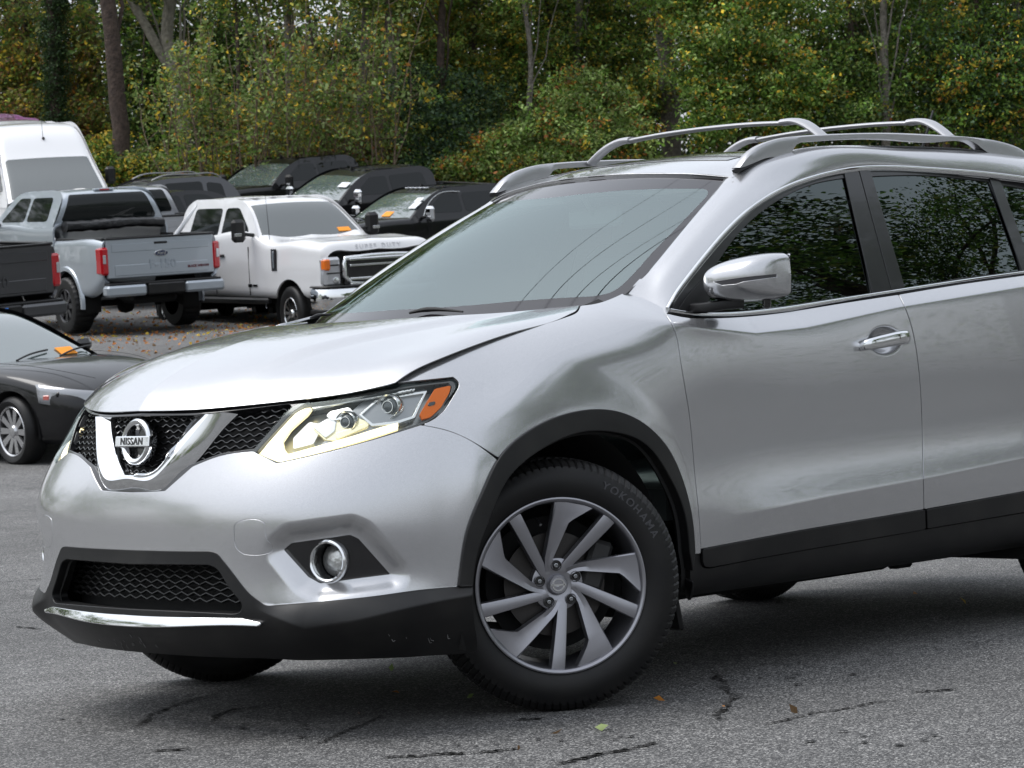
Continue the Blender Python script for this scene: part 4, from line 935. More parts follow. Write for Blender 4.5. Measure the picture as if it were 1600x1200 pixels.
# ------------------------------------------------------------------ leaves
def leaf_mat(name, rough=.45, trans=.45):
    m, t, b = node_mat(name); a = t.nodes.new('ShaderNodeAttribute'); a.attribute_name = 'leaf'; t.links.new(a.outputs['Color'], b.inputs['Base Color']); b.inputs['Roughness'].default_value = rough; b.inputs['Specular IOR Level'].default_value = .35
    tr = t.nodes.new('ShaderNodeBsdfTranslucent'); t.links.new(a.outputs['Color'], tr.inputs[0]); mx = t.nodes.new('ShaderNodeMixShader'); mx.inputs[0].default_value = trans
    o = t.nodes['Material Output']; t.links.new(b.outputs[0], mx.inputs[1]); t.links.new(tr.outputs[0], mx.inputs[2]); t.links.new(mx.outputs[0], o.inputs[0]); return m
leafm = leaf_mat('leaf')
def leaf_mesh(name, C_, size, cols, r, parent=None, droop=.35, kind=None, m=None):
    """one folded, pointed leaf per centre"""
    n = len(C_); a = r.rand(n)*2*pi; el = r.randn(n)*.5-droop; d = np.stack([np.cos(a)*np.cos(el), np.sin(a)*np.cos(el), np.sin(el)], 1)
    u = r.randn(n, 3); u[:, 2] += 1.1; s = np.cross(d, u); s /= np.linalg.norm(s, axis=1)[:, None]+1e-9; w_ = np.cross(s, d)
    L = (size*(.6+.8*r.rand(n)))[:, None]; W = L*(.20+.16*r.rand(n))[:, None]
    V = np.stack([C_-d*L*.5, C_+s*W+w_*L*.10-d*L*.02, C_+d*L*.5-w_*L*.08, C_-s*W+w_*L*.10-d*L*.02], 1).reshape(-1, 3)
    me = bpy.data.meshes.new(name); me.vertices.add(4*n); me.vertices.foreach_set('co', V.astype(np.float32).ravel())
    idx = (np.arange(n)*4)[:, None]; T = np.concatenate([idx+[0, 1, 2], idx+[0, 2, 3]], 1).reshape(-1)
    me.loops.add(6*n); me.loops.foreach_set('vertex_index', T.astype(np.int32)); me.polygons.add(2*n); me.polygons.foreach_set('loop_start', np.arange(0, 6*n, 3, dtype=np.int32)); me.update()
    at = me.color_attributes.new('leaf', 'FLOAT_COLOR', 'POINT'); cc = np.ones((4*n, 4), np.float32); cc[:, :3] = np.repeat(cols, 4, 0); at.data.foreach_set('color', cc.ravel())
    return link(name, me, m or leafm, parent)
PAL = dict(green=[(0.098, 0.182, 0.029),(0.130, 0.234, 0.039),(0.072, 0.137, 0.026),(0.169, 0.260, 0.052)], dark=[(0.030, 0.058, 0.018),(0.047, 0.086, 0.025),(0.026, 0.049, 0.017)], olive=[(0.182, 0.202, 0.046),(0.234, 0.240, 0.058),(0.117, 0.143, 0.036)],
           yellow=[(0.650, 0.468, 0.052),(0.754, 0.520, 0.065),(0.468, 0.429, 0.065)], orange=[(0.598, 0.247, 0.052),(0.494, 0.182, 0.052)], pale=[(0.260, 0.351, 0.117),(0.325, 0.403, 0.156),(0.221, 0.312, 0.091)], brown=[(0.221, 0.130, 0.065),(0.169, 0.104, 0.052)], teal=[(0.065, 0.117, 0.065),(0.098, 0.156, 0.085)])
def pick(r, n, mix):
    ks = list(mix); p = np.array([mix[k] for k in ks], float); p /= p.sum(); which = r.choice(len(ks), n, p=p); out = np.zeros((n, 3))
    for i, k in enumerate(ks):
        q = np.array(PAL[k]); m_ = which == i; out[m_] = q[r.randint(len(q), size=m_.sum())]
    return out*(.75+.5*r.rand(n, 1))
def clumps(r, blobs, per, sprays, spread):
    """blobs: (centre, radii); sprays of leaves gathered on the outside of each blob"""
    out = []; sid = []; k0 = 0
    for c, rad, wgt in blobs:
        ns = max(3, int(sprays*wgt)); d = r.randn(ns, 3); d /= np.linalg.norm(d, axis=1)[:, None]; q = (r.rand(ns, 1)**.45); cen = np.array(c)+d*np.array(rad)*q
        k = per; L = cen[:, None, :]+r.randn(ns, k, 3)*np.array([1, 1, .55])*spread; out.append(L.reshape(-1, 3)); sid.append(np.repeat(np.arange(ns)+k0, k)); k0 += ns
    return np.concatenate(out), np.concatenate(sid)
bark = {k: mat('bark_'+k, c, .9, var=(9, c2, .35, .7), bump=(22, 1, .05)) for k, c, c2 in (('dark', (.045, .032, .026), (.10, .07, .055)), ('grey', (.10, .09, .075), (.21, .19, .16)), ('pale', (.15, .14, .11), (.27, .25, .2)), ('twig', (.13, .095, .065), (.20, .15, .10)))}
def limb(mb, a, b_, r0, r1, r, wig=.12, n=10):
    P = np.linspace(a, b_, n); L = np.linalg.norm(np.array(b_)-a); P[1:-1] += np.cumsum(r.randn(n-2, 3), 0)*L*wig/n**.8*.6; mb.tube(P, np.linspace(r0, r1, n), 7); return P
GRP = 'trees along the edge of the lot'
def tree(name, label, base, trunk, blobs, mix, nspray, per, lsize, spread, seed, barkk='dark', cat='tree', group=GRP, limbs=8, tr0=.2, mix2=None, twigs=0):
    """trunk: list of points relative to base"""
    r = np.random.RandomState(seed); root = empty(name, tuple(base), 0, label, cat, group); mb = MB()
    if trunk:
        P = curve([np.array(q) for q in trunk], 20); rad = np.linspace(tr0, tr0*.62, 20); rad[0] *= 1.35; rad[1] *= 1.12; P[:, :2] += r.randn(20, 2)*tr0*.06; mb.tube(P, rad, 14)
        tips = [np.array(bb[0]) for bb in blobs]
        for k in range(limbs):
            s = P[r.randint(6, 19)]; e = tips[r.randint(len(tips))]+r.randn(3)*.5; q = limb(mb, s, e, tr0*.28, tr0*.06, r)
            for _ in range(twigs): j = r.randint(3, 9); limb(mb, q[j], q[j]+r.randn(3)*[.7, .7, .5]+[0, 0, .3], tr0*.07, tr0*.02, r, n=6)
        mb.build('trunk', bark[barkk], root, 60)
    L, sid = clumps(r, blobs, int(per*1.25), int(nspray*1.45), spread); lsize *= .88; cols = pick(r, len(L), mix)
    cols = cols*np.clip(np.exp(r.randn(sid.max()+1, 1)*.42), .35, 2.1)[sid]*1.08
    if mix2:   # some whole sprays have turned
        sel = r.rand(sid.max()+1) < mix2[1]; m_ = sel[sid]; cols[m_] = pick(r, m_.sum(), mix2[0])
    leaf_mesh('crown', L, lsize, cols, r, root); return root
# ------------------------------------------------------------------ the wood behind the lot
DK = 1.16
def loc(px, py, d, base):
    d = d*DK          # point seen at a photo position at depth d, relative to a base
    return pt(px, py, d=d)-base
def gbase(px, d):
    """ground point under photo column px at depth d"""
    d = d*DK; p = pt(px, 400, d=d); p = p.copy(); p[2] = terr(d)-.05; return p
def blobs_at(base, L):             # (px, py, depth, radius[m], weight)
    return [(loc(x, y, d, base), (rr_*DK, rr_*DK, rr_*.8*DK), w_) for x, y, d, rr_, w_ in L]
def up(base, L, d): return [(0, 0, 0)]+[tuple(loc(x, y, d, base)) for x, y in L]
# the big bare trunks
B = gbase(191, 60); tree('pine_tree', 'tall dark brown trunk rising behind the white van and pickup', B, up(B, [(188, 200), (178, 90), (168, 0), (155, -140), (140, -330)], 60), blobs_at(B, [(150,-330,60,2.2,1),(90,-260,60,1.6,.6),(215,-300,60,1.6,.6),(150,-430,60,1.8,.8)]), dict(green=3, dark=3, olive=1), 70, 26, .16, .22, 21, 'dark', tr0=.245, limbs=7)
B = gbase(292, 63); tr_ = tree('forked_tree', 'pale grey lichen-covered tree forking into two leaning stems', B, up(B, [(288, 200), (275, 120), (262, 60), (268, 0), (270, -120), (262, -300)], 63), blobs_at(B, [(230,-60,63,1.3,.6),(300,-70,63,1.2,.6),(230,-250,63,2.2,1),(310,-260,63,1.8,.8),(150,-140,63,1.3,.5)]), dict(green=3, olive=2, dark=2, yellow=.3), 60, 26, .14, .2, 22, 'pale', tr0=.20, limbs=8)
mb = MB(); q = curve([loc(274, 118, 63, B), loc(250, 80, 63, B), loc(225, 35, 63, B), loc(205, 0, 63, B), loc(180, -90, 63, B)], 20); mb.tube(q, np.linspace(.15, .09, 20), 10); mb.build('stem', bark['pale'], tr_, 60)
B = gbase(88, 64); r = np.random.RandomState(23); iv = tree('ivy_clad_tree', 'trunk wrapped in dark ivy beyond the white van', B, up(B, [(86, 150), (84, 60), (80, 0), (72, -150)], 64), blobs_at(B, [(86+3*sin(k*1.7), 205-k*24, 64, .30+.07*sin(k*2.3), 1) for k in range(12)]), dict(dark=5, teal=1), 55, 14, .085, .11, 24, 'dark', tr0=.2, limbs=0)
B = gbase(1046, 59); tree('oak_tree', 'stout dark trunk above the windscreen, half hidden by leaves', B, up(B, [(1046, 140), (1042, 70), (1035, 0), (1025, -150), (1010, -350)], 59), blobs_at(B, [(1010,-60,58,1.2,.8),(1090,-40,58,1.2,.8),(960,-180,59,1.8,1),(1100,-190,59,2,1),(1030,-330,59,2.2,1)]), dict(green=4, olive=1, yellow=.4), 60, 24, .14, .2, 25, 'grey', tr0=.27, limbs=9)
# slim stems and thin-leaved saplings left of centre
slim = [(372, 56, (372,110), (368,0), .05), (430, 56, (418,100), (398,0), .045), (505, 56, (492,110), (480,0), .05), (560, 57, (566,100), (572,0), .10), (595, 56, (600,90), (606,0), .05), (612, 58, (612,100), (606,0), .13), (690, 57.5, (688,110), (692,0), .12), (823, 56.5, (829,90), (818,0), .075), (1180, 58, (1180,100), (1178,0), .09), (1385, 56.5, (1383,110), (1380,0), .12), (1480, 66, (1478,100), (1470,0), .10), (1580, 57, (1583,100), (1590,0), .12), (20, 70, (22,100), (30,0), .12), (455, 59, (452,100), (448,0), .13), (740, 59.5, (738,100), (742,0), .13), (900, 60, (902,100), (905,0), .14)]
where = ['left of the pale forked tree', 'above the white front-facing truck', 'above the second dark cab roof', 'between the sapling clump and the tall shrubs', 'beside the pale twin stems', 'pale and straight left of centre', 'dark and straight above the dark cab roof', 'twisted, hung with vines, left of the shrub mound', 'thin and dark behind the roof cross bar', 'dark, above the front door window', 'dark, above the rear door window', 'dark, at the right edge of the photo', 'dark, at the left edge of the photo', 'dark, behind the thin-leaved saplings', 'dark, behind the vine-hung stem', 'dark, deep in the wood right of the vine-hung stem']
for i, ((x, d, m1, t1, rad), wh) in enumerate(zip(slim, where)):
    B = gbase(x, d); tree('slim_tree', 'slim tree stem '+wh, B, up(B, [(x*.6+m1[0]*.4, 180), m1, t1, (t1[0]*2-m1[0], -110)], d), blobs_at(B, [(t1[0]-25,-30,d,1.0,.5),(t1[0]+30,-60,d,1.1,.5),(t1[0],-140,d,1.6,.8)]), dict(green=3, olive=2, yellow=.5), 45, 22, .13, .2, 60+i, 'pale' if rad == .13 and x == 612 else ('grey' if i % 2 else 'dark'), tr0=rad, limbs=5)
# sapling thicket: arching bare twigs with sparse yellow-green leaves
sap = [(330, 54.5), (385, 54), (430, 55), (470, 54), (515, 54.5), (560, 55), (600, 54.5), (290, 56)]
sl = ['leftmost arching sapling beside the forked tree', 'yellowing sapling behind the white truck cab', 'many-twigged sapling over the white truck hood', 'tall sapling with pale green leaves at the top', 'brown-twigged sapling over the second dark cab', 'thin sapling with scattered yellow leaves', 'rightmost sapling before the dark shrubs', 'low sapling at the foot of the forked tree']
for i, ((x, d), lb) in enumerate(zip(sap, sl)):
    r = np.random.RandomState(100+i); B = gbase(x, d); root = empty('sapling', tuple(B), 0, lb, 'sapling', 'saplings at the wood edge'); mb = MB(); tips = []
    for k in range(9):
        e = loc(x+r.uniform(-75, 75), r.uniform(-30, 190), d+r.uniform(-.8, 1.5), B); a = np.array([r.uniform(-.25, .25), r.uniform(-.25, .25), 0]); md = (a+e)/2+np.array([0, 0, e[2]*.12])+r.randn(3)*.15
        q = curve([a, a*.7+md*.3+[0, 0, .25], md, e], 14); q[1:, :] += np.cumsum(r.randn(13, 3), 0)*.018; mb.tube(q, np.linspace(.026, .007, 14), 6); tips.append(q)
        for _ in range(7):
            j = r.randint(5, 13); t2 = q[j]+r.randn(3)*[.45, .45, .35]; s_ = curve([q[j], (q[j]+t2)/2+r.randn(3)*.06, t2], 6); mb.tube(s_, np.linspace(.009, .004, 6), 5); tips.append(s_)
    mb.build('stems', bark['twig'], root, 60)
    A = np.concatenate([t[len(t)//3:] for t in tips]); hgt = A[:, 2]; keep = r.rand(len(A)) < np.clip((hgt-.4)/3.2, .12, .9); A = A[keep]; A = A[r.rand(len(A)) < .62]
    L = (A[:, None, :]+r.randn(len(A), 10, 3)*.11).reshape(-1, 3); leaf_mesh('foliage', L, .11, pick(r, len(L), dict(pale=4, green=3, yellow=1.1, orange=.12 if i != 4 else .7, olive=1.5)), r, root)
# shrubs and small trees that make the green wall, each its own crown
G = [  # name, label, [blobs px,py,d,r,w], mix, turned
 ('shrub', 'rounded pale green shrub mound with reddish leaves right of centre', (905, 57), [(905,150,57,.75,1),(870,190,56.5,.8,1),(950,190,57,.85,1),(820,225,56.3,.7,.9),(985,225,56.5,.7,.8),(900,235,56,.85,1),(760,255,56,.55,.7),(850,262,55.7,.6,.8)], dict(pale=4, green=3, olive=1), (dict(orange=1, yellow=1, brown=.6), .10)),
 ('shrub', 'dark blue-green shrub between the saplings and the pale mound', (665, 57), [(650,150,57.5,.8,1),(690,190,57,.9,1),(640,215,56.6,.7,1),(740,160,58,.9,1),(715,240,56.4,.7,.9),(660,262,56,.5,.7)], dict(teal=4, dark=2, green=1.2, pale=.5), (dict(yellow=1, olive=1), .05)),
 ('shrub', 'brambly green shrub behind the third dark cab roof', (740, 55.8), [(735,268,55.6,.45,.8),(775,240,56,.6,.9),(710,275,55.5,.35,.7),(800,268,55.5,.4,.8)], dict(green=3, pale=2, olive=2, brown=.5), (dict(orange=1, yellow=1), .12)),
 ('leafy_tree', 'bright green maple-like tree with yellow leaves above the roof rails', (1150, 57), [(1090,90,57,1.0,1),(1150,60,56.5,1.0,1),(1210,90,56.5,1.0,1),(1120,150,56.5,.8,1),(1190,160,56.3,.9,1),(1250,150,56.5,.8,1),(1160,-20,57,1.1,1),(1240,10,57,1.1,1),(1090,10,57.5,1,1),(1110,205,56,.5,.7),(1230,205,56,.5,.7)], dict(green=5, pale=1.3, yellow=.5), (dict(yellow=2, orange=.6, pale=1), .08)),
 ('leafy_tree', 'grey-green leafy tree at the right with drooping sprays', (1330, 57), [(1300,60,57.5,1.0,1),(1345,110,57,.9,1),(1390,60,57.5,1,1),(1300,160,57,.8,.9),(1400,150,57,.9,1),(1340,190,56.5,.6,.8),(1350,-30,58,1.2,1),(1430,0,58,1.1,1)], dict(green=4, pale=1, olive=1, teal=1), (dict(yellow=1, pale=1.5, orange=.4), .08)),
 ('leafy_tree', 'green tree at the right edge with star-shaped yellow leaves', (1530, 57), [(1480,70,57,1.0,1),(1540,110,56.5,1,1),(1590,60,57,1,1),(1500,170,56.5,.9,1),(1580,180,56.5,.9,1),(1530,-10,57.5,1.2,1),(1620,0,57.5,1.1,1),(1620,140,57,1,1),(1460,140,57,.8,.9)], dict(green=4, teal=1.2, dark=1, yellow=.25), (dict(yellow=3, orange=1), .09)),
 ('leafy_tree', 'yellow-green tree standing over the dark shrub at centre', (700, 60), [(640,40,60,1.0,1),(700,70,59.5,1.1,1),(760,50,60,1.1,1),(670,-30,60,1.2,1),(740,-40,60,1.2,1),(640,110,59.5,.8,1),(720,120,59.5,.8,1)], dict(green=3, olive=3, yellow=.5, pale=1), (dict(yellow=2, orange=.5), .07)),
 ('leafy_tree', 'olive tree behind the pale mound, right of centre', (860, 60.5), [(800,60,60.5,1.1,1),(860,90,60,1.1,1),(920,60,60.5,1.1,1),(830,-20,61,1.2,1),(900,-30,61,1.2,1),(970,90,60,1,1),(980,20,60.5,1.1,1),(800,140,59.5,.9,1),(1000,150,59,.8,.9)], dict(green=3, olive=2, dark=1, yellow=.3), (dict(yellow=2, pale=1), .06)),
 ('leafy_tree', 'shaded green tree between the brown trunk and the forked tree', (235, 65), [(230,120,65,1.0,1),(240,190,64.5,1.0,1),(225,60,65.5,1.1,.8),(250,240,64,.7,1),(340,60,66,1.1,.9),(330,130,65,1,1),(330,200,64,.9,1),(240,0,66,1.0,.6)], dict(dark=3, green=3, olive=1.5), (dict(yellow=1, olive=2), .06)),
 ('leafy_tree', 'olive-brown thin tree beyond the white van', (40, 68), [(30,40,68,1.2,.8),(60,110,67,1.1,.9),(20,150,67,1.1,1),(120,60,67.5,1,.8),(125,130,67,1,1),(130,200,66,.9,1),(0,90,68,1.2,.9),(50,180,66,.8,1)], dict(olive=4, green=2, brown=1.6, yellow=.6), (dict(orange=1, brown=1.5, yellow=1), .12)),
 ('leafy_tree', 'dim green tree behind the saplings', (450, 66), [(400,80,66,1.1,.8),(450,130,65,1.1,1),(510,90,66,1.1,.8),(420,190,64,.9,1),(500,190,64,1,1),(560,160,64.5,1,1),(380,200,63.5,.8,1),(570,70,66,1,.8)], dict(dark=3, green=2, olive=2.5), (dict(yellow=1, orange=.5, olive=1), .10)),
 ('shrub', 'low leafy brush at the foot of the brown trunk with yellow leaves', (180, 60.5), [(150,255,60,.5,1),(200,268,59.5,.4,1),(250,262,60,.5,1),(310,258,59.5,.5,1),(170,235,60.5,.5,.8),(370,250,58,.5,1)], dict(green=3, olive=2, yellow=1), (dict(yellow=3, orange=.5), .12)),
 ('shrub', 'brown-twigged undergrowth under the saplings', (480, 57), [(430,235,57,.6,1),(480,250,56.5,.55,1),(540,245,56.5,.6,1),(590,240,56.5,.6,1),(400,200,57.5,.6,.8),(520,205,57.5,.7,.8),(610,200,57.5,.6,.8)], dict(olive=3, brown=2.5, green=1.6, orange=.4, yellow=.4), (dict(orange=1, brown=1), .15))]
for i, (nm, lb, (bx, bd), bl, mix, m2) in enumerate(G):
    B = gbase(bx, bd); big = nm != 'shrub'
    tree(nm, lb, B, up(B, [(bx, 200), (bx+4, 100), (bx-6, 0)], bd) if big else [(0, 0, 0), (.1, 0, .5), (0, .1, 1.2)], blobs_at(B, bl), mix, 80 if big else 62, 26, .115 if bd < 62 else .14, .17 if bd < 62 else .22, 200+i, 'dark', 'tree' if big else 'shrub', GRP if big else 'shrubs at the wood edge', limbs=8 if big else 5, tr0=.11 if big else .05, mix2=m2, twigs=2)
# far wood: one mass of trees behind
r = np.random.RandomState(5); Ls = []
for k in range(420):
    px = r.uniform(-500, 2200); d = r.uniform(82, 104); py = r.uniform(-260, 300) if k < 230 else r.uniform(130, 330)
    if px < 420 and py < 150 and r.rand() < .62: continue
    if 420 < px < 760 and py < 120 and r.rand() < .5: continue
    c = pt(px, py, d=d); q = r.randn(650, 3)*[1.1, 1.1, .8]*r.uniform(.7, 1.2); Ls.append(c+q)
L = np.concatenate(Ls); cols = pick(r, len(L), dict(dark=5, green=2, olive=2, brown=.5)); far = leaf_mesh('distant_woodland', L, .19, cols, r); tag(far, 'dim mass of woodland seen between the front trees', 'woodland', kind='stuff')
mb = MB()
for k in range(46):
    px = r.uniform(-100, 1700); d = r.uniform(74, 90); a = gbase(px, d); mb.tube(curve([a, a+[r.randn()*.3, r.randn()*.3, 6], a+[r.randn()*.7, r.randn()*.7, 15]], 8), np.linspace(.22, .12, 8)*r.uniform(.5, 1.2), 7)
tag(mb.build('distant_trunks', bark['dark'], None, 60), 'dark trunks standing deep in the wood', 'trunks', kind='stuff')
# woods round the rest of the lot: they light and mirror in the paintwork
def ring(name, label, az0, az1, d0, d1, h0, h1, n, seed, mix, per=300, ls=.38, center=(0, 0)):
    r = np.random.RandomState(seed); Ls = []
    for k in range(n):
        a = radians(r.uniform(az0, az1)); d = r.uniform(d0, d1); c = np.array([center[0]+cos(a)*d, center[1]+sin(a)*d, r.uniform(h0, h1)]); Ls.append(c+r.randn(per, 3)*[1.5, 1.5, 1.1])
    L = np.concatenate(Ls); o = leaf_mesh(name, L, ls, pick(r, len(L), mix), r); tag(o, label, 'woodland', kind='stuff'); return o
ring('side_woodland', 'woodland beyond the left end of the lot', 255, 320, 60, 80, 2, 15, 150, 31, dict(green=3, dark=2, olive=2))
ring('rear_woodland', 'woodland along the road behind the camera', 100, 172, 34, 48, 1.5, 17, 120, 32, dict(green=2, dark=4, olive=1), per=450, ls=.26)
ring('right_woodland', 'woodland beyond the right end of the lot', 168, 201, 50, 70, 2, 15, 150, 33, dict(green=3, dark=3, olive=1))
ring('front_woodland', 'low trees across the road ahead of the silver car', -42, 30, 70, 95, 1, 8, 120, 34, dict(green=3, dark=2, olive=2))
ring('upper_woodland', 'tall treetops above the edge of the lot', 205, 266, 78, 92, 9, 25, 330, 35, dict(green=3, dark=3, olive=2), per=700, ls=.21, center=(CAM[0], CAM[1]))
# two spreading trees whose branches mirror in the side glass
for i, (x, y, lb) in enumerate(((-13, 16, 'spreading tree mirrored in the front door glass'), (-21, 13, 'spreading tree mirrored in the rear door glass'))):
    r = np.random.RandomState(300+i); bl = [((r.uniform(-6, 6), r.uniform(-6, 6), r.uniform(7, 13)), (1.7, 1.7, 1.1), 1) for _ in range(26)]
    tree('spreading_tree', lb, (x, y, 0), [(0, 0, 0), (.3, .2, 3), (-.2, .4, 6), (.3, .2, 11)], bl, dict(green=3, dark=3, olive=1), 26, 40, .14, .32, 310+i, 'dark', group='trees mirrored in the side windows', limbs=26, tr0=.38, twigs=2)
# cables over the lot, mirrored in the windscreen
def mirrored(px, py, h):
    k = np.argmin(((pix(wl.P)-[px, py])**2).sum(1)); p, n_ = wl.P[k], wl.N[k]; d = p-CAM; d /= np.linalg.norm(d); q = d-2*(d@n_)*n_; return p+q*((h-p[2])/q[2])
for i, (A_, B_, h_) in enumerate((((808,480),(1045,290),9.0), ((855,477),(1098,292),9.2), ((895,474),(1102,325),9.4), ((928,470),(1078,350),8.6))):
    M_ = ((A_[0]+B_[0])/2, (A_[1]+B_[1])/2); a_, m_, b_ = mirrored(*A_, h_), mirrored(*M_, h_), mirrored(*B_, h_); mb = MB(); mb.tube(np.linspace(a_+(a_-b_)*.25, b_+(b_-a_)*.5, 40), .011 if i == 3 else .007, 6)
    tag(mb.build('overhead_cable', matte_black, None, 60), 'black cable strung above the lot, mirrored in the windscreen', 'cable', 'cables above the lot')
# fallen leaves
r = np.random.RandomState(41); pts_ = []
for _ in range(1700):
    q = r.rand()
    if q < .55: px, d = r.uniform(-20, 470), r.triangular(36, 42, 52)
    elif q < .75: px, d = r.triangular(330, 420, 470), r.uniform(35, 44)
    else: px, d = r.uniform(-100, 1700), r.uniform(7, 33)
    if q >= .75: continue
    p = pt(px, 500, d=d); p[2] = terr((p-CAM)@FH)+.012; pts_.append(p)
for _ in range(9000):
    p = wpos(r.uniform(57, 66), r.uniform(-16, 16)); p[2] += .03; pts_.append(p)
P = np.array(pts_); fl_ = leaf_mesh('fallen_leaves', P, .065, pick(r, len(P), dict(orange=3, brown=3, yellow=1.2)), r, droop=0); tag(fl_, 'scattered orange and brown leaves lying on the asphalt', 'leaves', kind='stuff')
P = np.array([pt(x, y, z=GZ+.012) for x, y in ((612,1043),(618,1081),(1055,1036),(870,1143),(940,1135),(810,1168),(1030,1092),(1505,938),(1430,927),(1130,1103),(1240,1108),(735,1087),(560,1113))])
lf = leaf_mesh('loose_leaves', P, .028, pick(r, len(P), dict(orange=2, brown=1, yellow=1, pale=1.5)), r, droop=0); tag(lf, 'single small leaves on the asphalt by the near wheel', 'leaves', kind='stuff')
# ------------------------------------------------------------------ the other vehicles (local: x forward, y left, z up)
def cdir(a):
    """heading angle whose direction is a degrees right of straight-at-the-camera"""
    d = -FH*cos(radians(a))+RH*sin(radians(a)); return math.atan2(d[1], d[0])
def place(root, P, px, py, d, rz):
    """stand a vehicle on the slope so that its local point P is seen at (px, py)"""
    W = pt(px, py, d=d); g = (terr(d+1.5)-terr(d-1.5))/3; n = np.array([-FH[0]*g, -FH[1]*g, 1]); n /= np.linalg.norm(n)
    h = np.array([cos(rz), sin(rz), 0]); h -= n*(h@n); h /= np.linalg.norm(h); R = frame(h, np.cross(n, h), n)
    root.rotation_euler = Matrix(R.tolist()).to_euler(); L = W-R@np.array(P, float)
    root.location = L; print(root.name, 'z', L[2], 'terrain', terr((L-CAM)@FH)); return L
def half_body(st, open_top=False, nu=60, nv=26, sharp=1.0):
    net = []
    for x, w, zb, zt, cr in st:
        H = zt-zb; row = [(x, w-.10, zb), (x, w-.025, zb+.05), (x, w, zb+.25*H), (x, w+.004, zb+.55*H), (x, w-.008, zb+.82*H), (x, w-.035, zt-.03), (x, w-.075*sharp, zt-.002)]
        row += [(x, w-.14, zt), (x, w-.16, zt-.02)] if open_top else [(x, w*.6, zt+cr*.75), (x, 0, zt+cr)]
        net.append(row)
    return net
def arches(m, wh):
    for x0, z0, R in wh:
        f = R-np.hypot(m.P[:, 0]-x0, m.P[:, 2]-z0); f = np.where(m.P[:, 1] > .55, f, -1); m = clip(m, f)
    return m
def gm2(P, ax=1, s=1):
    m = grid_mesh(P); k = np.argmax(np.abs(m.N[:, ax])); return m if np.sign(m.N[k, ax]) == s or False else grid_mesh(P, True)
def orient(m, c):
    d = ((m.P-np.array(c))*m.N).sum(1).sum(); return m if d > 0 else Msh(m.P, -m.N, m.T[:, ::-1])
def cabgrid(prof, wb, wt, zb, zr, ny=24, rnd=.05):
    """windscreen, roof and back window: a side profile swept across, narrowing upwards and rounded at the edges"""
    P = []
    for x, z in prof:
        w = wb+(wt-wb)*((z-zb)/(zr-zb)); row = []
        for t in np.linspace(-1, 1, ny):
            a = abs(t); y = w*np.sin(t*pi/2)**1 if False else w*t; dz = -rnd*.6*max(0, (a-.86)/.14)**2-.03*a*a*((z-zb)/(zr-zb)); row.append((x-.05*0, y, z+dz))
        P.append(row)
    return np.array(P)
vt_glass = mat('vehicle_glass', (.006, .008, .008), .03, spec=.35)
vt_screen = mat('vehicle_windscreen', (.035, .045, .042), .03, coat=.6, spec=.9, ior=1.7)
red_lamp = mat('red_lamp', (.42, .006, .012), .12, coat=1); clear_lamp = mat('clear_lamp', (.55, .56, .58), .12, .55, coat=1); amber_lamp = mat('amber_lamp', (.75, .16, .01), .2, coat=1)
lamp_glass2 = mat('lamp_cover', (.30, .31, .33), .08, .3, coat=1); orange_paper = mat('orange_paper', (.85, .30, .02), .7); paper = mat('white_paper', (.75, .76, .78), .7)
p_white = paint('white_paint', (.70, .70, .71), 0, .4, .02); p_iced = paint('pale_blue_silver_paint', (.38, .42, .46), .5, .35, .05); p_black = paint('black_paint', (.004, .004, .005), 0, .35, .0)
p_black.node_tree.nodes['Principled BSDF'].inputs['Coat Weight'].default_value = .7; p_black.node_tree.nodes['Principled BSDF'].inputs['Specular IOR Level'].default_value = .15; p_grey = paint('dark_grey_paint', (.045, .046, .05), .5, .35, .1); p_silver2 = paint('mid_silver_paint', (.42, .43, .45), .6, .38)
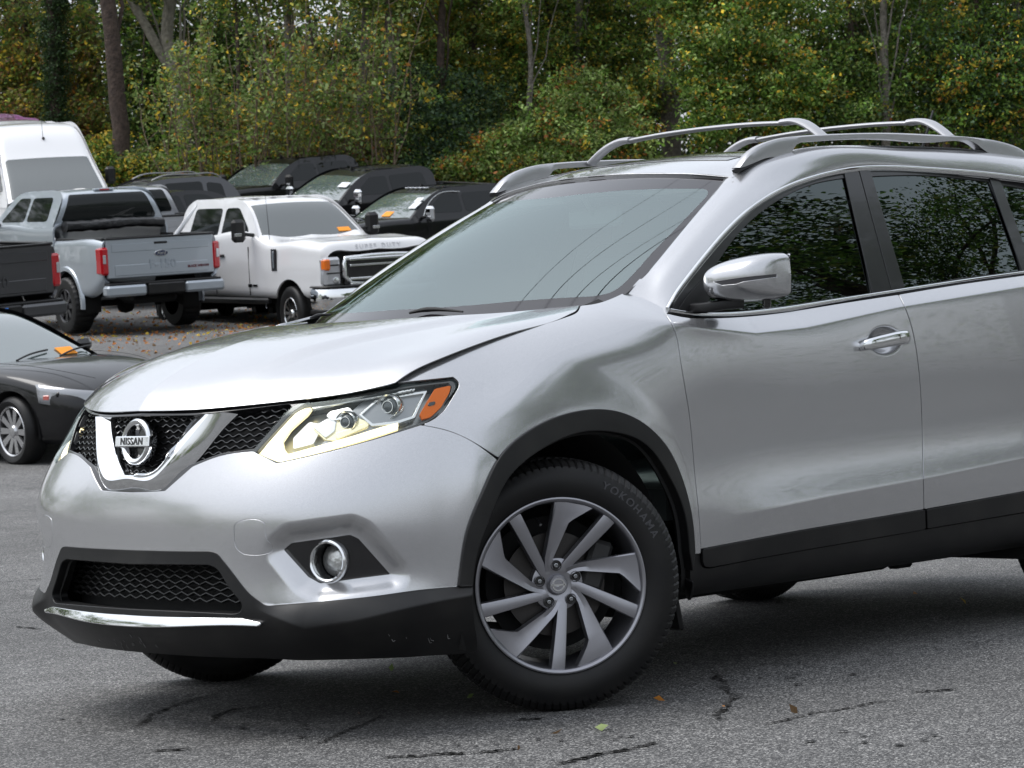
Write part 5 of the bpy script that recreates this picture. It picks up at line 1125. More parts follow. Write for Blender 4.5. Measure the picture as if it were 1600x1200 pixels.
def vwheel(root, loc, R, wdt, rimr, spokes, rimmat, side, steer=0, blocks=False, dish=.0):
    w_ = empty('wheel', loc, steer+(0 if side > 0 else pi)); w_.parent = root; b = MB(); h = wdt/2
    k = [(rimr-.005, h-.02), (rimr+.01, h-.005), ((R+rimr)/2, h+.004), (R-.03, h-.006), (R-.006, h-.03), (R, h-.06), (R, -h+.06), (R-.006, -h+.03), (R-.03, -h+.006), (rimr, -h)]
    n = 90 if blocks else 48; kp = np.array(k); V = []
    for i in range(n):
        a = 2*pi*i/n; q = kp.copy()
        if blocks and i % 3 == 0: q[3:8, 0] -= .014
        V.append(np.stack([q[:, 0]*cos(a), q[:, 0]*sin(a), q[:, 1]], 1))
    K = len(k); V = np.concatenate(V)@WL.T; b.add(V, [(i*K+a, i*K+a+1, ((i+1) % n)*K+a+1, ((i+1) % n)*K+a) for i in range(n) for a in range(K-1)]); b.build('tyre', rubber, w_, 35)
    b = MB(); b.lathe([(rimr, h-.015), (rimr-.008, h-.008), (rimr-.022, h-.018), (rimr-.03, 0), (rimr-.03, -h*.6)], 48, R=WL)
    for s in range(spokes):
        a = 2*pi*s/spokes; c, sn = cos(a), sin(a); e = frame((c, 0, sn), (0, 1, 0), (-sn, 0, c)); L = rimr-.03
        wd_ = 2*pi*rimr/spokes*.42
        V = [e@np.array(p) for p in ((.04, h-.035-dish, -wd_*.35), (.04, h-.035-dish, wd_*.35), (L, h-.022, wd_*.5), (L, h-.022, -wd_*.5), (.04, h-.07-dish, -wd_*.35), (.04, h-.07-dish, wd_*.35), (L, h-.05, wd_*.5), (L, h-.05, -wd_*.5))]
        b.add(V, [(0, 1, 2, 3), (4, 7, 6, 5), (0, 3, 7, 4), (1, 5, 6, 2), (0, 4, 5, 1), (2, 6, 7, 3)])
    b.lathe([(0, h-.01-dish), (.05, h-.015-dish), (.065, h-.035-dish), (.07, h-.07-dish)], 24, R=WL); b.build('rim', rimmat, w_, 35)
    b = MB(); b.lathe([(0, h-.09), (rimr-.03, h-.09)], 32, R=WL); b.build('brake_disc', matte_black, w_); return w_
def sidewin(root, m, poly, name, mt, off=.004):
    f = sdf(np.array(poly), m.P[:, [0, 2]]*100); o = mobj(name, offset(clip(m, f), off), mt, root, .006); return o
def rect3(mb, c, sz, bev=.01, R=None): mb.box(c, sz, R=R, bev=bev); return mb
def poly100(L): return [(x*100, z*100) for x, z in L]
def rounded(L, n=5, r=7.0):
    """polygon (metres) to centimetres with rounded corners"""
    P = np.array(L, float)*100; out = []
    for k in range(len(P)):
        a, b_, c = P[k-1], P[k], P[(k+1) % len(P)]; u = a-b_; v = c-b_; lu, lv = np.linalg.norm(u), np.linalg.norm(v); q = min(r, lu*.4, lv*.4); p0 = b_+u/lu*q; p1 = b_+v/lv*q
        for t in np.linspace(0, 1, 5): out.append(p0*(1-t)**2+b_*2*t*(1-t)+p1*t*t)
    return np.array(out)

def pickup(label, group, paintm, dims, cab, px, py, d, a, wheelspec, opts):
    """crew-cab pickup; origin on the ground under the rear axle"""
    root = empty('pickup_truck', (0, 0, 0), 0, label, 'pickup truck', group); rz = cdir(a)
    W, wb, R, lift = dims['w'], dims['wb'], wheelspec['R'], dims.get('lift', 0); zb = .62+lift; zt = dims['zt']; bx = dims['bed']   # bed front x
    L = place(root, opts['anchor'], px, py, d, rz)
    fr = wb+dims['fo']
    # front and cab
    zh = dims.get('zh', zt+.02); cf = cab['wx'][0]
    zc = dims.get('zc', zt)
    st = [(bx-.02, W, zb, zc, 0), (bx+.8, W, zb, zc, 0), (cf-.1, W, zb, zc, 0), (cf+.15, W, zb, zh-.02, .02), (wb+.1, W+.01, zb, zh-.03, .05), (fr-.25, W-.005, zb+.02, zh-.08, .06), (fr-.06, W-.04, zb+.05, zh-.12, .05), (fr, W-.10, zb+.08, zh-.20, .02)]
    P = surf(half_body(st), 130, 34); m = orient(grid_mesh(P), (cf, 0, 1)); m = arches(m, [(wb, R+.02, R*1.20)])
    body = mobj('body', both(m), paintm, root, .03)
    fc = surf(half_body([st[-1]]*2), 2, 34)[0]; b = MB(); b.grid(np.array([[(fr+.015*(1-t), y*t, z) for t in np.linspace(0, 1, 8)] for _, y, z in fc])); b.mir(); b.build('nose', paintm if not opts.get('front') else gloss_black, root, 50)
    # bed
    st = [(-dims['ro'], W-.03, zb+.12, zt-.01, 0), (-dims['ro']+.12, W, zb+.02, zt, 0), (0, W+.005, zb, zt, 0), (bx-.04, W, zb, zt, 0)]
    P = surf(half_body(st, True), 90, 30); m = orient(grid_mesh(P), (0, 0, .8)); m = arches(m, [(0, R+.02, R*1.20)]); [mobj('bed_side', q_, paintm, root, .04) for q_ in (m, mirror(m))]
    b = MB(); b.box((bx/2-dims['ro']/2, 0, zb+.22), (bx+dims['ro']-.1, 2*W-.3, .04)); b.box((bx-.06, 0, (zb+zt)/2+.1), (.04, 2*W-.3, zt-zb-.22))
    for s in (1, -1): b.box((bx/2-dims['ro']/2, s*(W-.165), (zb+zt)/2+.1), (bx+dims['ro']-.1, .02, zt-zb-.24))
    b.build('bed_liner', matte_black, root)
    for s in (1, -1): b = MB(); b.box((bx/2-dims['ro']/2, s*(W-.10), zt+.008), (bx+dims['ro']-.04, .10, .03), bev=.008); b.build('bed_rail_cap', blackp, root)
    # tailgate with pressed panel
    tx = -dims['ro']; tg_ = MB(); tg_.box((tx, 0, (zb+zt)/2+.09), (.07, 2*W-.20, zt-zb-.18), bev=.015); tgo = tg_.build('tailgate', paintm, root)
    b = MB(); b.box((tx-.037, 0, zt-.14), (.012, 2*W-.36, .12), bev=.006); b.box((tx-.037, 0, zb+.30), (.012, 2*W-.44, .16), bev=.006); b.build('tailgate_pressing', paintm, tgo)
    b = MB(); b.box((tx, 0, zt+.002), (.10, 2*W-.18, .03), bev=.008); b.build('tailgate_cap', blackp, tgo)
    b = MB(); b.box((tx-.042, 0, zt-.09), (.012, .22, .035), bev=.004); b.build('tailgate_handle', gloss_black, tgo)
    RT = frame((0, -1, 0), (0, 0, 1), (-1, 0, 0))    # text facing backwards
    for s_, sz_, y, z, mt in opts.get('tail_text', []):
        V, Fc = textmesh(s_, sz_, .004, .002); b = MB(); b.add(V@RT.T+[tx-.046, y, z], Fc); b.build('lettering', mt, tgo, 0)
    if opts.get('oval'):
        y, z, mt = opts['oval']; a_ = np.arange(32)*2*pi/32; b = MB(); b.prism(np.stack([.115*np.cos(a_), .048*np.sin(a_)], 1), .012, R=RT, c=(tx-.038, y, z), bev=.003); ov = b.build('oval_badge', chrome, tgo)
        b = MB(); b.prism(np.stack([.105*np.cos(a_), .040*np.sin(a_)], 1), .003, R=RT, c=(tx-.050, y, z)); b.build('badge_field', mat('badge_blue', (.01, .02, .06), .2, coat=1), tgo)
        V, Fc = textmesh('Ford', .075, .001, .001, shear=.25); b = MB(); b.add(V@RT.T+[tx-.054, y, z], Fc); b.build('badge_lettering', chrome, tgo, 0)
    for s in (1, -1):
        b = MB(); b.box((tx+.055, s*(W-.062), zt-.33), (.22, .135, .42), bev=.03); tl = b.build('tail_light', red_lamp, root)
        b = MB(); b.box((tx-.062, s*(W-.045), zt-.30), (.006, .05, .13), bev=.002); b.build('reverse_light', clear_lamp, tl)
    # rear bumper
    b = MB(); b.box((tx-.10, 0, zb-.0), (.22, .62, .17), bev=.02); b.box((tx-.06, 0, zb+.095), (.20, 2*W-.12, .035), bev=.01); rb = b.build('rear_bumper', blackp, root)
    for s in (1, -1): b = MB(); b.box((tx-.09, s*(.31+(W-.31)/2), zb-.005), (.20, W-.33, .17), bev=.035); b.build('bumper_corner', opts.get('bumper', paintm), rb)
    b = MB(); b.box((tx-.20, 0, zb+.02), (.01, .34, .10), bev=.004); b.build('plate_recess', matte_black, rb)
    if opts.get('plate'):
        b = MB(); b.box((tx-.22, opts['plate'], zb-.02), (.012, .34, .17), bev=.004); pl = b.build('dealer_plate', mat('plate_blue', (.02, .17, .60), .4), root)
        V, Fc = textmesh('.com', .05, .001, .001); b = MB(); b.add(V@RT.T+[tx-.228, opts['plate'], zb-.005], Fc); b.box((tx-.2275, opts['plate'], zb-.065), (.002, .22, .022)); b.box((tx-.2275, opts['plate'], zb+.035), (.002, .26, .012)); b.build('plate_lettering', paper, pl, 0)
    # frame, axle, spare
    b = MB(); b.box((wb/2-.4, 0, zb-.05), (wb+1.2, 1.0, .16), bev=.03); b.tube([(0, -.8, R), (0, .8, R)], .05); b.lathe([(0, -.16), (.16, -.08), (.18, 0), (.16, .08), (0, .16)], 20, (0, .05, R), Rx(pi/2)); b.tube([(-.6, .45, zb-.12), (-1.3, .55, zb-.12)], .04); b.box((-.75, 0, zb-.16), (.6, .7, .14), bev=.05); b.build('chassis', matte_black, root)
    for x0 in (0, wb):
        for s in (1, -1):
            th = np.linspace(-.25, pi+.25, 16); b = MB(); b.grid(np.array([[(x0+R*1.2*cos(t), y*s, R+.02+R*1.2*sin(t)) for y in (W-.03, W-.3)] for t in th])); b.grid(np.array([[(x0+k*R*1.2*cos(t), s*(W-.3), R+.02+k*R*1.2*sin(t)) for k in (0, 1)] for t in th])); b.build('wheel_liner', matte_black, root)
            if opts.get('flare'):
                th = np.linspace(-.12, pi+.12, 24); b = MB(); b.grid(np.array([[(x0+R*q*cos(t), s*y, R+.02+R*q*sin(t)) for q, y in ((1.17, W-.03), (1.18, W+.045), (1.30, W+.045), (1.36, W+.0))] for t in th])); b.build('wheel_flare', paintm, root)
            vwheel(root, (x0, s*(W-.135+dims.get('poke', 0)), R), R, wheelspec['w'], wheelspec['rim'], wheelspec['n'], wheelspec['m'], s, radians(opts.get('steer', 0)) if x0 else 0, wheelspec.get('blocks'))
    # cab: profile from the cowl over the roof to the back window
    wx, wz = cab['wx'], cab['wz']           # base front, header, rear header, rear base
    zbelt, zr = wz[0], cab['zr']; wt = cab['wt']; Wb = W-.05
    prof = curve([(wx[0]+.02, wz[0]-.03, 0), (wx[0]*.5+wx[1]*.5+.02, (wz[0]+wz[1])/2+.015, 0), (wx[1], wz[1], 0), (wx[1]-.25, zr, 0), ((wx[1]+wx[2])/2, zr+.012, 0), (wx[2]+.12, zr-.01, 0), (wx[2], wz[2], 0), (wx[3], wz[3]-.03, 0)], 90)[:, :2]
    P = cabgrid(prof, Wb, wt, zbelt, zr); m = orient(grid_mesh(P), ((wx[0]+wx[3])/2, 0, zbelt)); mobj('cab_roof', m, paintm, root, None)
    n_ = len(prof); iw = np.argmin(np.abs(prof[:, 0]-wx[1])+np.abs(prof[:, 1]-wz[1])); uu = m.P[:, [0, 1, 2]]
    hw = Wb+(wt-Wb)*((uu[:, 2]-zbelt)/(zr-zbelt)); 
    s1 = np.maximum.reduce([np.abs(uu[:, 1])-(hw-.075), wx[1]+.03-uu[:, 0], zbelt+.0-uu[:, 2]]); mobj('windscreen', offset(clip(m, s1), .004), opts.get('screen', vt_screen), root, .004)
    s2 = np.maximum.reduce([np.abs(uu[:, 1])-(hw-.11), uu[:, 0]-(wx[2]+.0), zbelt+.04-uu[:, 2], uu[:, 2]-(wz[2]-.03)]); mobj('rear_window', offset(clip(m, s2), .004), vt_glass, root, .004)
    # sides
    xs_ = np.linspace(wx[3], wx[0], 60); zs_ = np.linspace(zbelt-.06, zr+.02, 40); P = np.array([[(x, Wb+(wt-Wb)*((z-zbelt)/(zr-zbelt)), z) for z in zs_] for x in xs_]); m = orient(grid_mesh(P), (0, 0, 1)); m = m if m.N[:, 1].mean() > 0 else Msh(m.P, -m.N, m.T[:, ::-1])
    pf = np.vstack([prof, [(wx[3], zbelt-.2), (wx[0]+.05, zbelt-.2)]])*100; ms = clip(m, sdf(pf, m.P[:, [0, 2]]*100)); 
    for s in (1, -1): mobj('cab_side', ms if s > 0 else mirror(ms), paintm, root, None)
    for (nm, poly) in cab['win']:
        for s in (1, -1):
            o = sidewin(root, ms if s > 0 else mirror(ms), rounded(poly, 4), nm, vt_glass, .004)
    for x in cab.get('cuts', []):
        for s in (1, -1): b = MB(); b.box((x, s*(W+.001), (zb+zt)/2+.02), (.010, .012, zt-zb-.06)); b.build('door_gap', matte_black, root)
    for x in cab.get('handles', []):
        for s in (1, -1): b = MB(); b.box((x, s*(W+.02), zt-.14), (.20, .035, .04), bev=.012); b.build('door_handle', opts.get('handle', blackp), root)
    for s in (1, -1):
        mx, mz = cab['mirror']; b = MB(); b.box((mx, s*(W+.20), mz), (.12, .24, cab.get('mh', .22)), bev=.05); mo = b.build('door_mirror', opts.get('mirror', blackp), root); b = MB(); b.tube([(mx+.02, s*(W-.06), mz-.08), (mx, s*(W+.12), mz-.05)], .03); b.build('mirror_arm', blackp, mo)
        if opts.get('tow'): b = MB(); b.box((mx+.064, s*(W+.24), mz-.06), (.01, .13, .045), bev=.003); b.build('mirror_lamp', chrome, mo)
    b = MB(); b.box((wx[2]+.06, 0, zr-.005), (.10, .34, .035), bev=.01); bl = b.build('brake_light', paintm if not opts.get('black_roof') else blackp, root); b = MB(); b.box((wx[2]+.012, 0, zr-.008), (.012, .16, .022)); b.build('brake_lens', red_lamp, bl)
    return root, dict(W=W, zb=zb, zt=zt, zh=zh, fr=fr, R=R, prof=prof, Wb=Wb, wt=wt, zbelt=zbelt, zr=zr)
CAB = dict(wx=(2.95, 2.25, .62, .52), wz=(1.42, 1.90, 1.90, 1.42), zr=1.94, wt=.72, mirror=(2.62, 1.50), cuts=(2.62, 1.62, .72), handles=(1.86, .98),
    win=[('front_side_window', [(1.72,1.47),(1.72,1.84),(2.14,1.84),(2.60,1.50),(2.60,1.47)]), ('rear_side_window', [(.82,1.47),(.86,1.84),(1.62,1.84),(1.62,1.47)])])
def lifted(c, dz):
    q = dict(c); q['wz'] = tuple(z+dz for z in c['wz']); q['zr'] = c['zr']+dz; q['mirror'] = (c['mirror'][0], c['mirror'][1]+dz); q['win'] = [(n, [(x, z+dz) for x, z in L]) for n, L in c['win']]; return q
PG = 'vehicles parked in the back rows'
black_alloy = mat('black_alloy', (.05, .05, .055), .25, .8); chrome_alloy = mat('bright_alloy', (.62, .63, .64), .16, 1)
# 1: the pale pickup seen from behind
darkred = mat('letter_dark_red', (.10, .01, .02), .4)
c1 = lifted(CAB, .27)
t1, D1 = pickup('pale silver lifted pickup truck with open bed, seen from behind', PG, p_iced, dict(w=1.0, wb=3.70, ro=1.22, fo=.93, zt=1.45, zc=1.68, zh=1.66, bed=.50, lift=.05, poke=.05), c1, 338, 364, 42.8, 180+33,
    dict(R=.44, w=.33, rim=.26, n=8, m=black_alloy, blocks=True), dict(anchor=(-1.24, -.97, 1.45), oval=(0, 1.20, 1), flare=True, plate=None, handle=p_iced,
    tail_text=[('F-150', .20, -.02, 1.03, mat('pressed_letter', (.30, .335, .37), .4)), ('BLACK WIDOW', .05, -.62, .97, darkred)]))
mb = MB(); rl = curve([(.36, -.82, 1.64), (.33, -.3, 1.67), (.34, .2, 1.655), (.36, .84, 1.65)], 24); rr_ = np.random.RandomState(9)
mb.sweep(rl, rprof(.26, .16, 14, .8), up=(0, 0, 1), scale=1+.10*rr_.randn(24)); mb.build('rolled_bed_cover', mat('vinyl', (.012, .012, .013), .35, bump=(9, .8, .03)), t1)
for s_ in (1,): pass
# loose white trim standing in the bed
tr_o = empty('trim_panel', tuple(t1.location), 0, 'curved white plastic trim panel sticking up out of the pale pickup bed', 'trim panel'); tr_o.rotation_euler = t1.rotation_euler
mb = MB(); rows = []
for t in np.linspace(0, 1, 14):
    c_ = np.array([-.75+.10*t, -.42-.55*t, 1.36+.42*t+.10*t*t]); wv = .04+.05*np.sin(t*pi); rows.append([c_+np.array([.02*abs(u), -.6*wv*u*.6, wv*u]) for u in np.linspace(-1, 1, 7)])
mb.grid(np.array(rows)); o_ = mb.build('panel', p_white, tr_o, 50); sm_ = o_.modifiers.new('solid', 'SOLIDIFY'); sm_.thickness = .02
# 2: the white pickup facing the camera
c2 = dict(wx=(3.12, 2.42, .50, .40), wz=(1.55, 2.11, 2.11, 1.55), zr=2.18, wt=.76, mirror=(2.90, 1.70), cuts=(2.82, 1.72, .62), handles=(1.95, .86), mh=.36,
    win=[('front_side_window', [(1.82,1.60),(1.82,2.05),(2.24,2.05),(2.68,1.72),(2.74,1.58)]), ('rear_side_window', [(.74,1.62),(.80,2.05),(1.70,2.05),(1.70,1.60)])])
t2, D2 = pickup('white heavy-duty pickup truck facing the camera with chrome bumper and grille', PG, p_white, dict(w=1.015, wb=4.06, ro=1.25, fo=1.0, zt=1.45, zc=1.60, zh=1.54, bed=.42, lift=.02), c2, 456, 490, 42.3, 34,
    dict(R=.42, w=.29, rim=.25, n=12, m=chrome_alloy), dict(anchor=(4.06, -1.0, .42), front=True, tow=True, steer=-6))
fr = D2['fr']; W2 = D2['W']
mb = MB(); mb.box((fr+.03, 0, 1.04), (.10, 1.30, .46), bev=.04); gr = mb.build('grille', gloss_black, t2)
for z in (1.22, 1.13, .93, .85): mb = MB(); mb.box((fr+.10, 0, z), (.05, 1.18, .045), bev=.012); mb.build('grille_bar', chrome, gr)
mb = MB(); hx = [(fr+.08, .66, 1.24), (fr+.10, .68, 1.16), (fr+.10, .68, .98), (fr+.08, .56, .86), (fr+.08, .2, .84), (fr+.08, -.2, .84), (fr+.08, -.56, .86), (fr+.10, -.68, .98), (fr+.10, -.68, 1.16), (fr+.08, -.66, 1.24), (fr+.08, -.2, 1.26), (fr+.08, .2, 1.26)]; mb.sweep(hx, rprof(.07, .06), up=[(1, 0, 0)]*12, closed=True); mb.build('grille_frame', chrome, gr, 60)
for s in (1, -1):
    mb = MB(); mb.box((fr-.06, s*.84, 1.05), (.20, .30, .44), bev=.04); hl2 = mb.build('headlight', clear_lamp, t2)
    mb = MB(); mb.box((fr+.0, s*.945, 1.16), (.14, .10, .17), bev=.02); mb.build('indicator', amber_lamp, hl2)
    mb = MB(); mb.box((fr+.045, s*.83, 1.03), (.012, .26, .02)); mb.box((fr+.045, s*.83, 1.15), (.012, .18, .02)); mb.build('lamp_divider', gloss_black, hl2)
    mb = MB(); mb.lathe([(.055, 0), (.05, .02), (0, .03)], 20, (fr+.04, s*.80, .92), frame((0, 1, 0), (0, 0, 1), (1, 0, 0))); mb.build('lamp_projector', chrome, hl2)
    mb = MB(); mb.box((D2['fr']-1.42, s*(W2+.012), 1.24), (.16, .02, .34), bev=.03); vb = mb.build('fender_vent', gloss_black, t2); mb = MB(); mb.box((D2['fr']-1.42, s*(W2+.024), 1.24), (.05, .008, .26), bev=.01); mb.build('vent_badge', chrome, vb)
    mb = MB(); mb.box((3.0, s*(W2+.008), .84), (.14, .006, .035)); mb.box((2.84, s*(W2+.008), .84), (.12, .006, .05)); mb.build('door_badge', gloss_black, t2)
    mb = MB(); mb.box((2.2, s*(W2-.04), .60), (2.3, .10, .10), bev=.03); mb.build('running_board', blackp, t2)
    mb = MB(); mb.tube(curve([(3.06, s*.10+.05, 1.51), (2.98, s*.10+.35, 1.56), (2.92, s*.10+.62, 1.57)], 8), .014); mb.build('wiper', blackp, t2)
bump = curve([(fr-.30, -1.0, .66), (fr+.02, -.94, .66), (fr+.14, -.7, .66), (fr+.18, 0, .66), (fr+.14, .7, .66), (fr+.02, .94, .66), (fr-.30, 1.0, .66)], 40)
mb = MB(); mb.sweep(bump, [(-.05, -.17), (.03, -.18), (.06, -.10), (.06, .10), (.03, .15), (-.05, .15)], up=(0, 0, 1)); fbm = mb.build('front_bumper', chrome, t2, 40)
mb = MB(); mb.sweep(bump+[0, 0, .17], rprof(.14, .03), up=(0, 0, 1)); mb.sweep(bump-[.03, 0, .20], rprof(.12, .06), up=(0, 0, 1)); mb.build('bumper_trim', blackp, fbm, 40)
for s in (1, -1):
    mb = MB(); mb.box((fr+.10, s*.74, .65), (.10, .20, .15), R=Rz(-s*.35), bev=.03); fg = mb.build('fog_lamp_recess', gloss_black, fbm); mb = MB(); mb.box((fr+.15, s*.74, .65), (.02, .07, .06), R=Rz(-s*.35), bev=.01); mb.build('fog_lamp', clear_lamp, fbm)
V, Fc = textmesh('SUPER DUTY', .10, .004, .002, space=1.5); RF2 = frame((0, 1, 0), (-.3, 0, .954), (.954, 0, .3)); mb = MB(); mb.add(V@RF2.T+[fr-.02, 0, 1.40], Fc); mb.build('hood_lettering', mat('faint_letter', (.60, .60, .62), .5), t2, 0)
mb = MB(); q = D2['prof']; mb.box((3.02, .62, 1.64), (.01, .22, .10), R=Ry(-.95)); mb.build('paper_tag', orange_paper, t2)
mb = MB(); mb.tube([(3.25, -.86, 1.50), (3.2, -.87, 2.25)], np.array([.006, .003]), 6); mb.build('antenna', blackp, t2)
for y in (-.45, -.15, .15, .45): mb = MB(); mb.box((1.45, y, 2.195), (1.5, .10, .012), bev=.004); mb.build('roof_rib', p_white, t2)
for s in (1, -1): mb = MB(); mb.sweep([(3.3, s*.45, 1.535), (4.0, s*.42, 1.53), (4.85, s*.40, 1.45)], rprof(.16, .035), up=(0, 0, 1)); mb.build('hood_bulge', p_white, t2)
# 3-5: three black crew cabs whose roofs show above the white truck and the silver car
c3 = dict(wx=(3.02, 2.25, .50, .42), wz=(1.43, 1.88, 1.88, 1.43), zr=1.95, wt=.74, mirror=(2.72, 1.50), cuts=(2.62, 1.60, .62), handles=(1.86, .90), mh=.30, win=[('front_side_window', [(1.68,1.47),(1.68,1.84),(2.10,1.84),(2.62,1.50)]), ('rear_side_window', [(.66,1.47),(.72,1.84),(1.60,1.84),(1.60,1.47)])])
pale_screen = mat('pale_windscreen', (.08, .105, .10), .03, coat=.8, spec=1, ior=1.8)
def black_cab(label, px, py, d, a, extra):
    t, D = pickup(label, PG, p_black, dict(w=1.0, wb=3.75, ro=1.2, fo=.98, zt=1.42, bed=.42), c3, px, py, d, a, dict(R=.41, w=.28, rim=.24, n=8, m=chrome_alloy), dict(anchor=(3.02, .94, 1.43), tow=True, mirror=extra.get('mm', blackp), screen=pale_screen))
    if extra.get('trim'):
        mb = MB(); pr2 = [(1.64,1.86),(2.12,1.865),(2.66,1.50),(2.70,1.44)]; mb.sweep(curve([(x, .955-.19*((z-1.43)/.52), z) for x, z in pr2], 24), rprof(.02, .02), up=(0, 1, 0)); mb.build('window_trim', chrome, t)
    for k, (x, y, z, sx, sz_, mt) in enumerate(extra.get('papers', [])):
        mb = MB(); mb.box((x, y, z), (.008, sx, sz_), R=Ry(-1.02)); mb.build('paper_tag', mt, t)
    if extra.get('lights'):
        for y in (-.30, -.15, 0, .15, .30): mb = MB(); mb.box((2.08, y, 1.965), (.10, .07, .03), bev=.012); mb.build('marker_lamp', clear_lamp, t)
    mb = MB(); mb.prism([(0, 0), (.16, 0), (.03, .09)], .03, R=frame((-1, 0, 0), (0, 0, 1), (0, 1, 0)), c=(2.0, -.02, 1.955)); mb.build('roof_fin', blackp, t)
    for k in range(-2, 3): mb = MB(); mb.box((1.3, k*.22, 1.962), (1.3, .07, .012), bev=.004); mb.build('roof_rib', p_black, t)
    return t, D
black_cab('black crew cab truck nearest the windscreen of the silver car, orange tag on its dash', 641, 341, 54, -50, dict(mm=chrome, trim=True, lights=True, papers=[(2.92, .10, 1.50, .26, .16, orange_paper), (2.70, .70, 1.66, .22, .22, paper), (2.56, .66, 1.76, .20, .14, paper)]))
black_cab('black crew cab truck between the other two dark cabs, white sticker on its glass', 530, 314, 57, -50, dict(mm=chrome, papers=[(2.62, .60, 1.72, .30, .16, paper)]))
black_cab('black crew cab truck farthest left of the three dark cabs', 424, 290, 61, -47, dict())
# 6: the dark pickup cut by the left edge
t6, D6 = pickup('dark grey pickup truck cut off by the left edge, blue dealer plate on its bumper', PG, p_grey, dict(w=1.0, wb=3.70, ro=1.22, fo=.93, zt=1.42, bed=.50, lift=.0), CAB, 88, 380, 35, 180+42,
    dict(R=.40, w=.28, rim=.24, n=8, m=black_alloy), dict(anchor=(-1.22, -.99, 1.42), oval=(.0, 1.20, 1), plate=.08, bumper=p_grey, tail_text=[('F-150', .20, -.0, .98, p_grey)]))
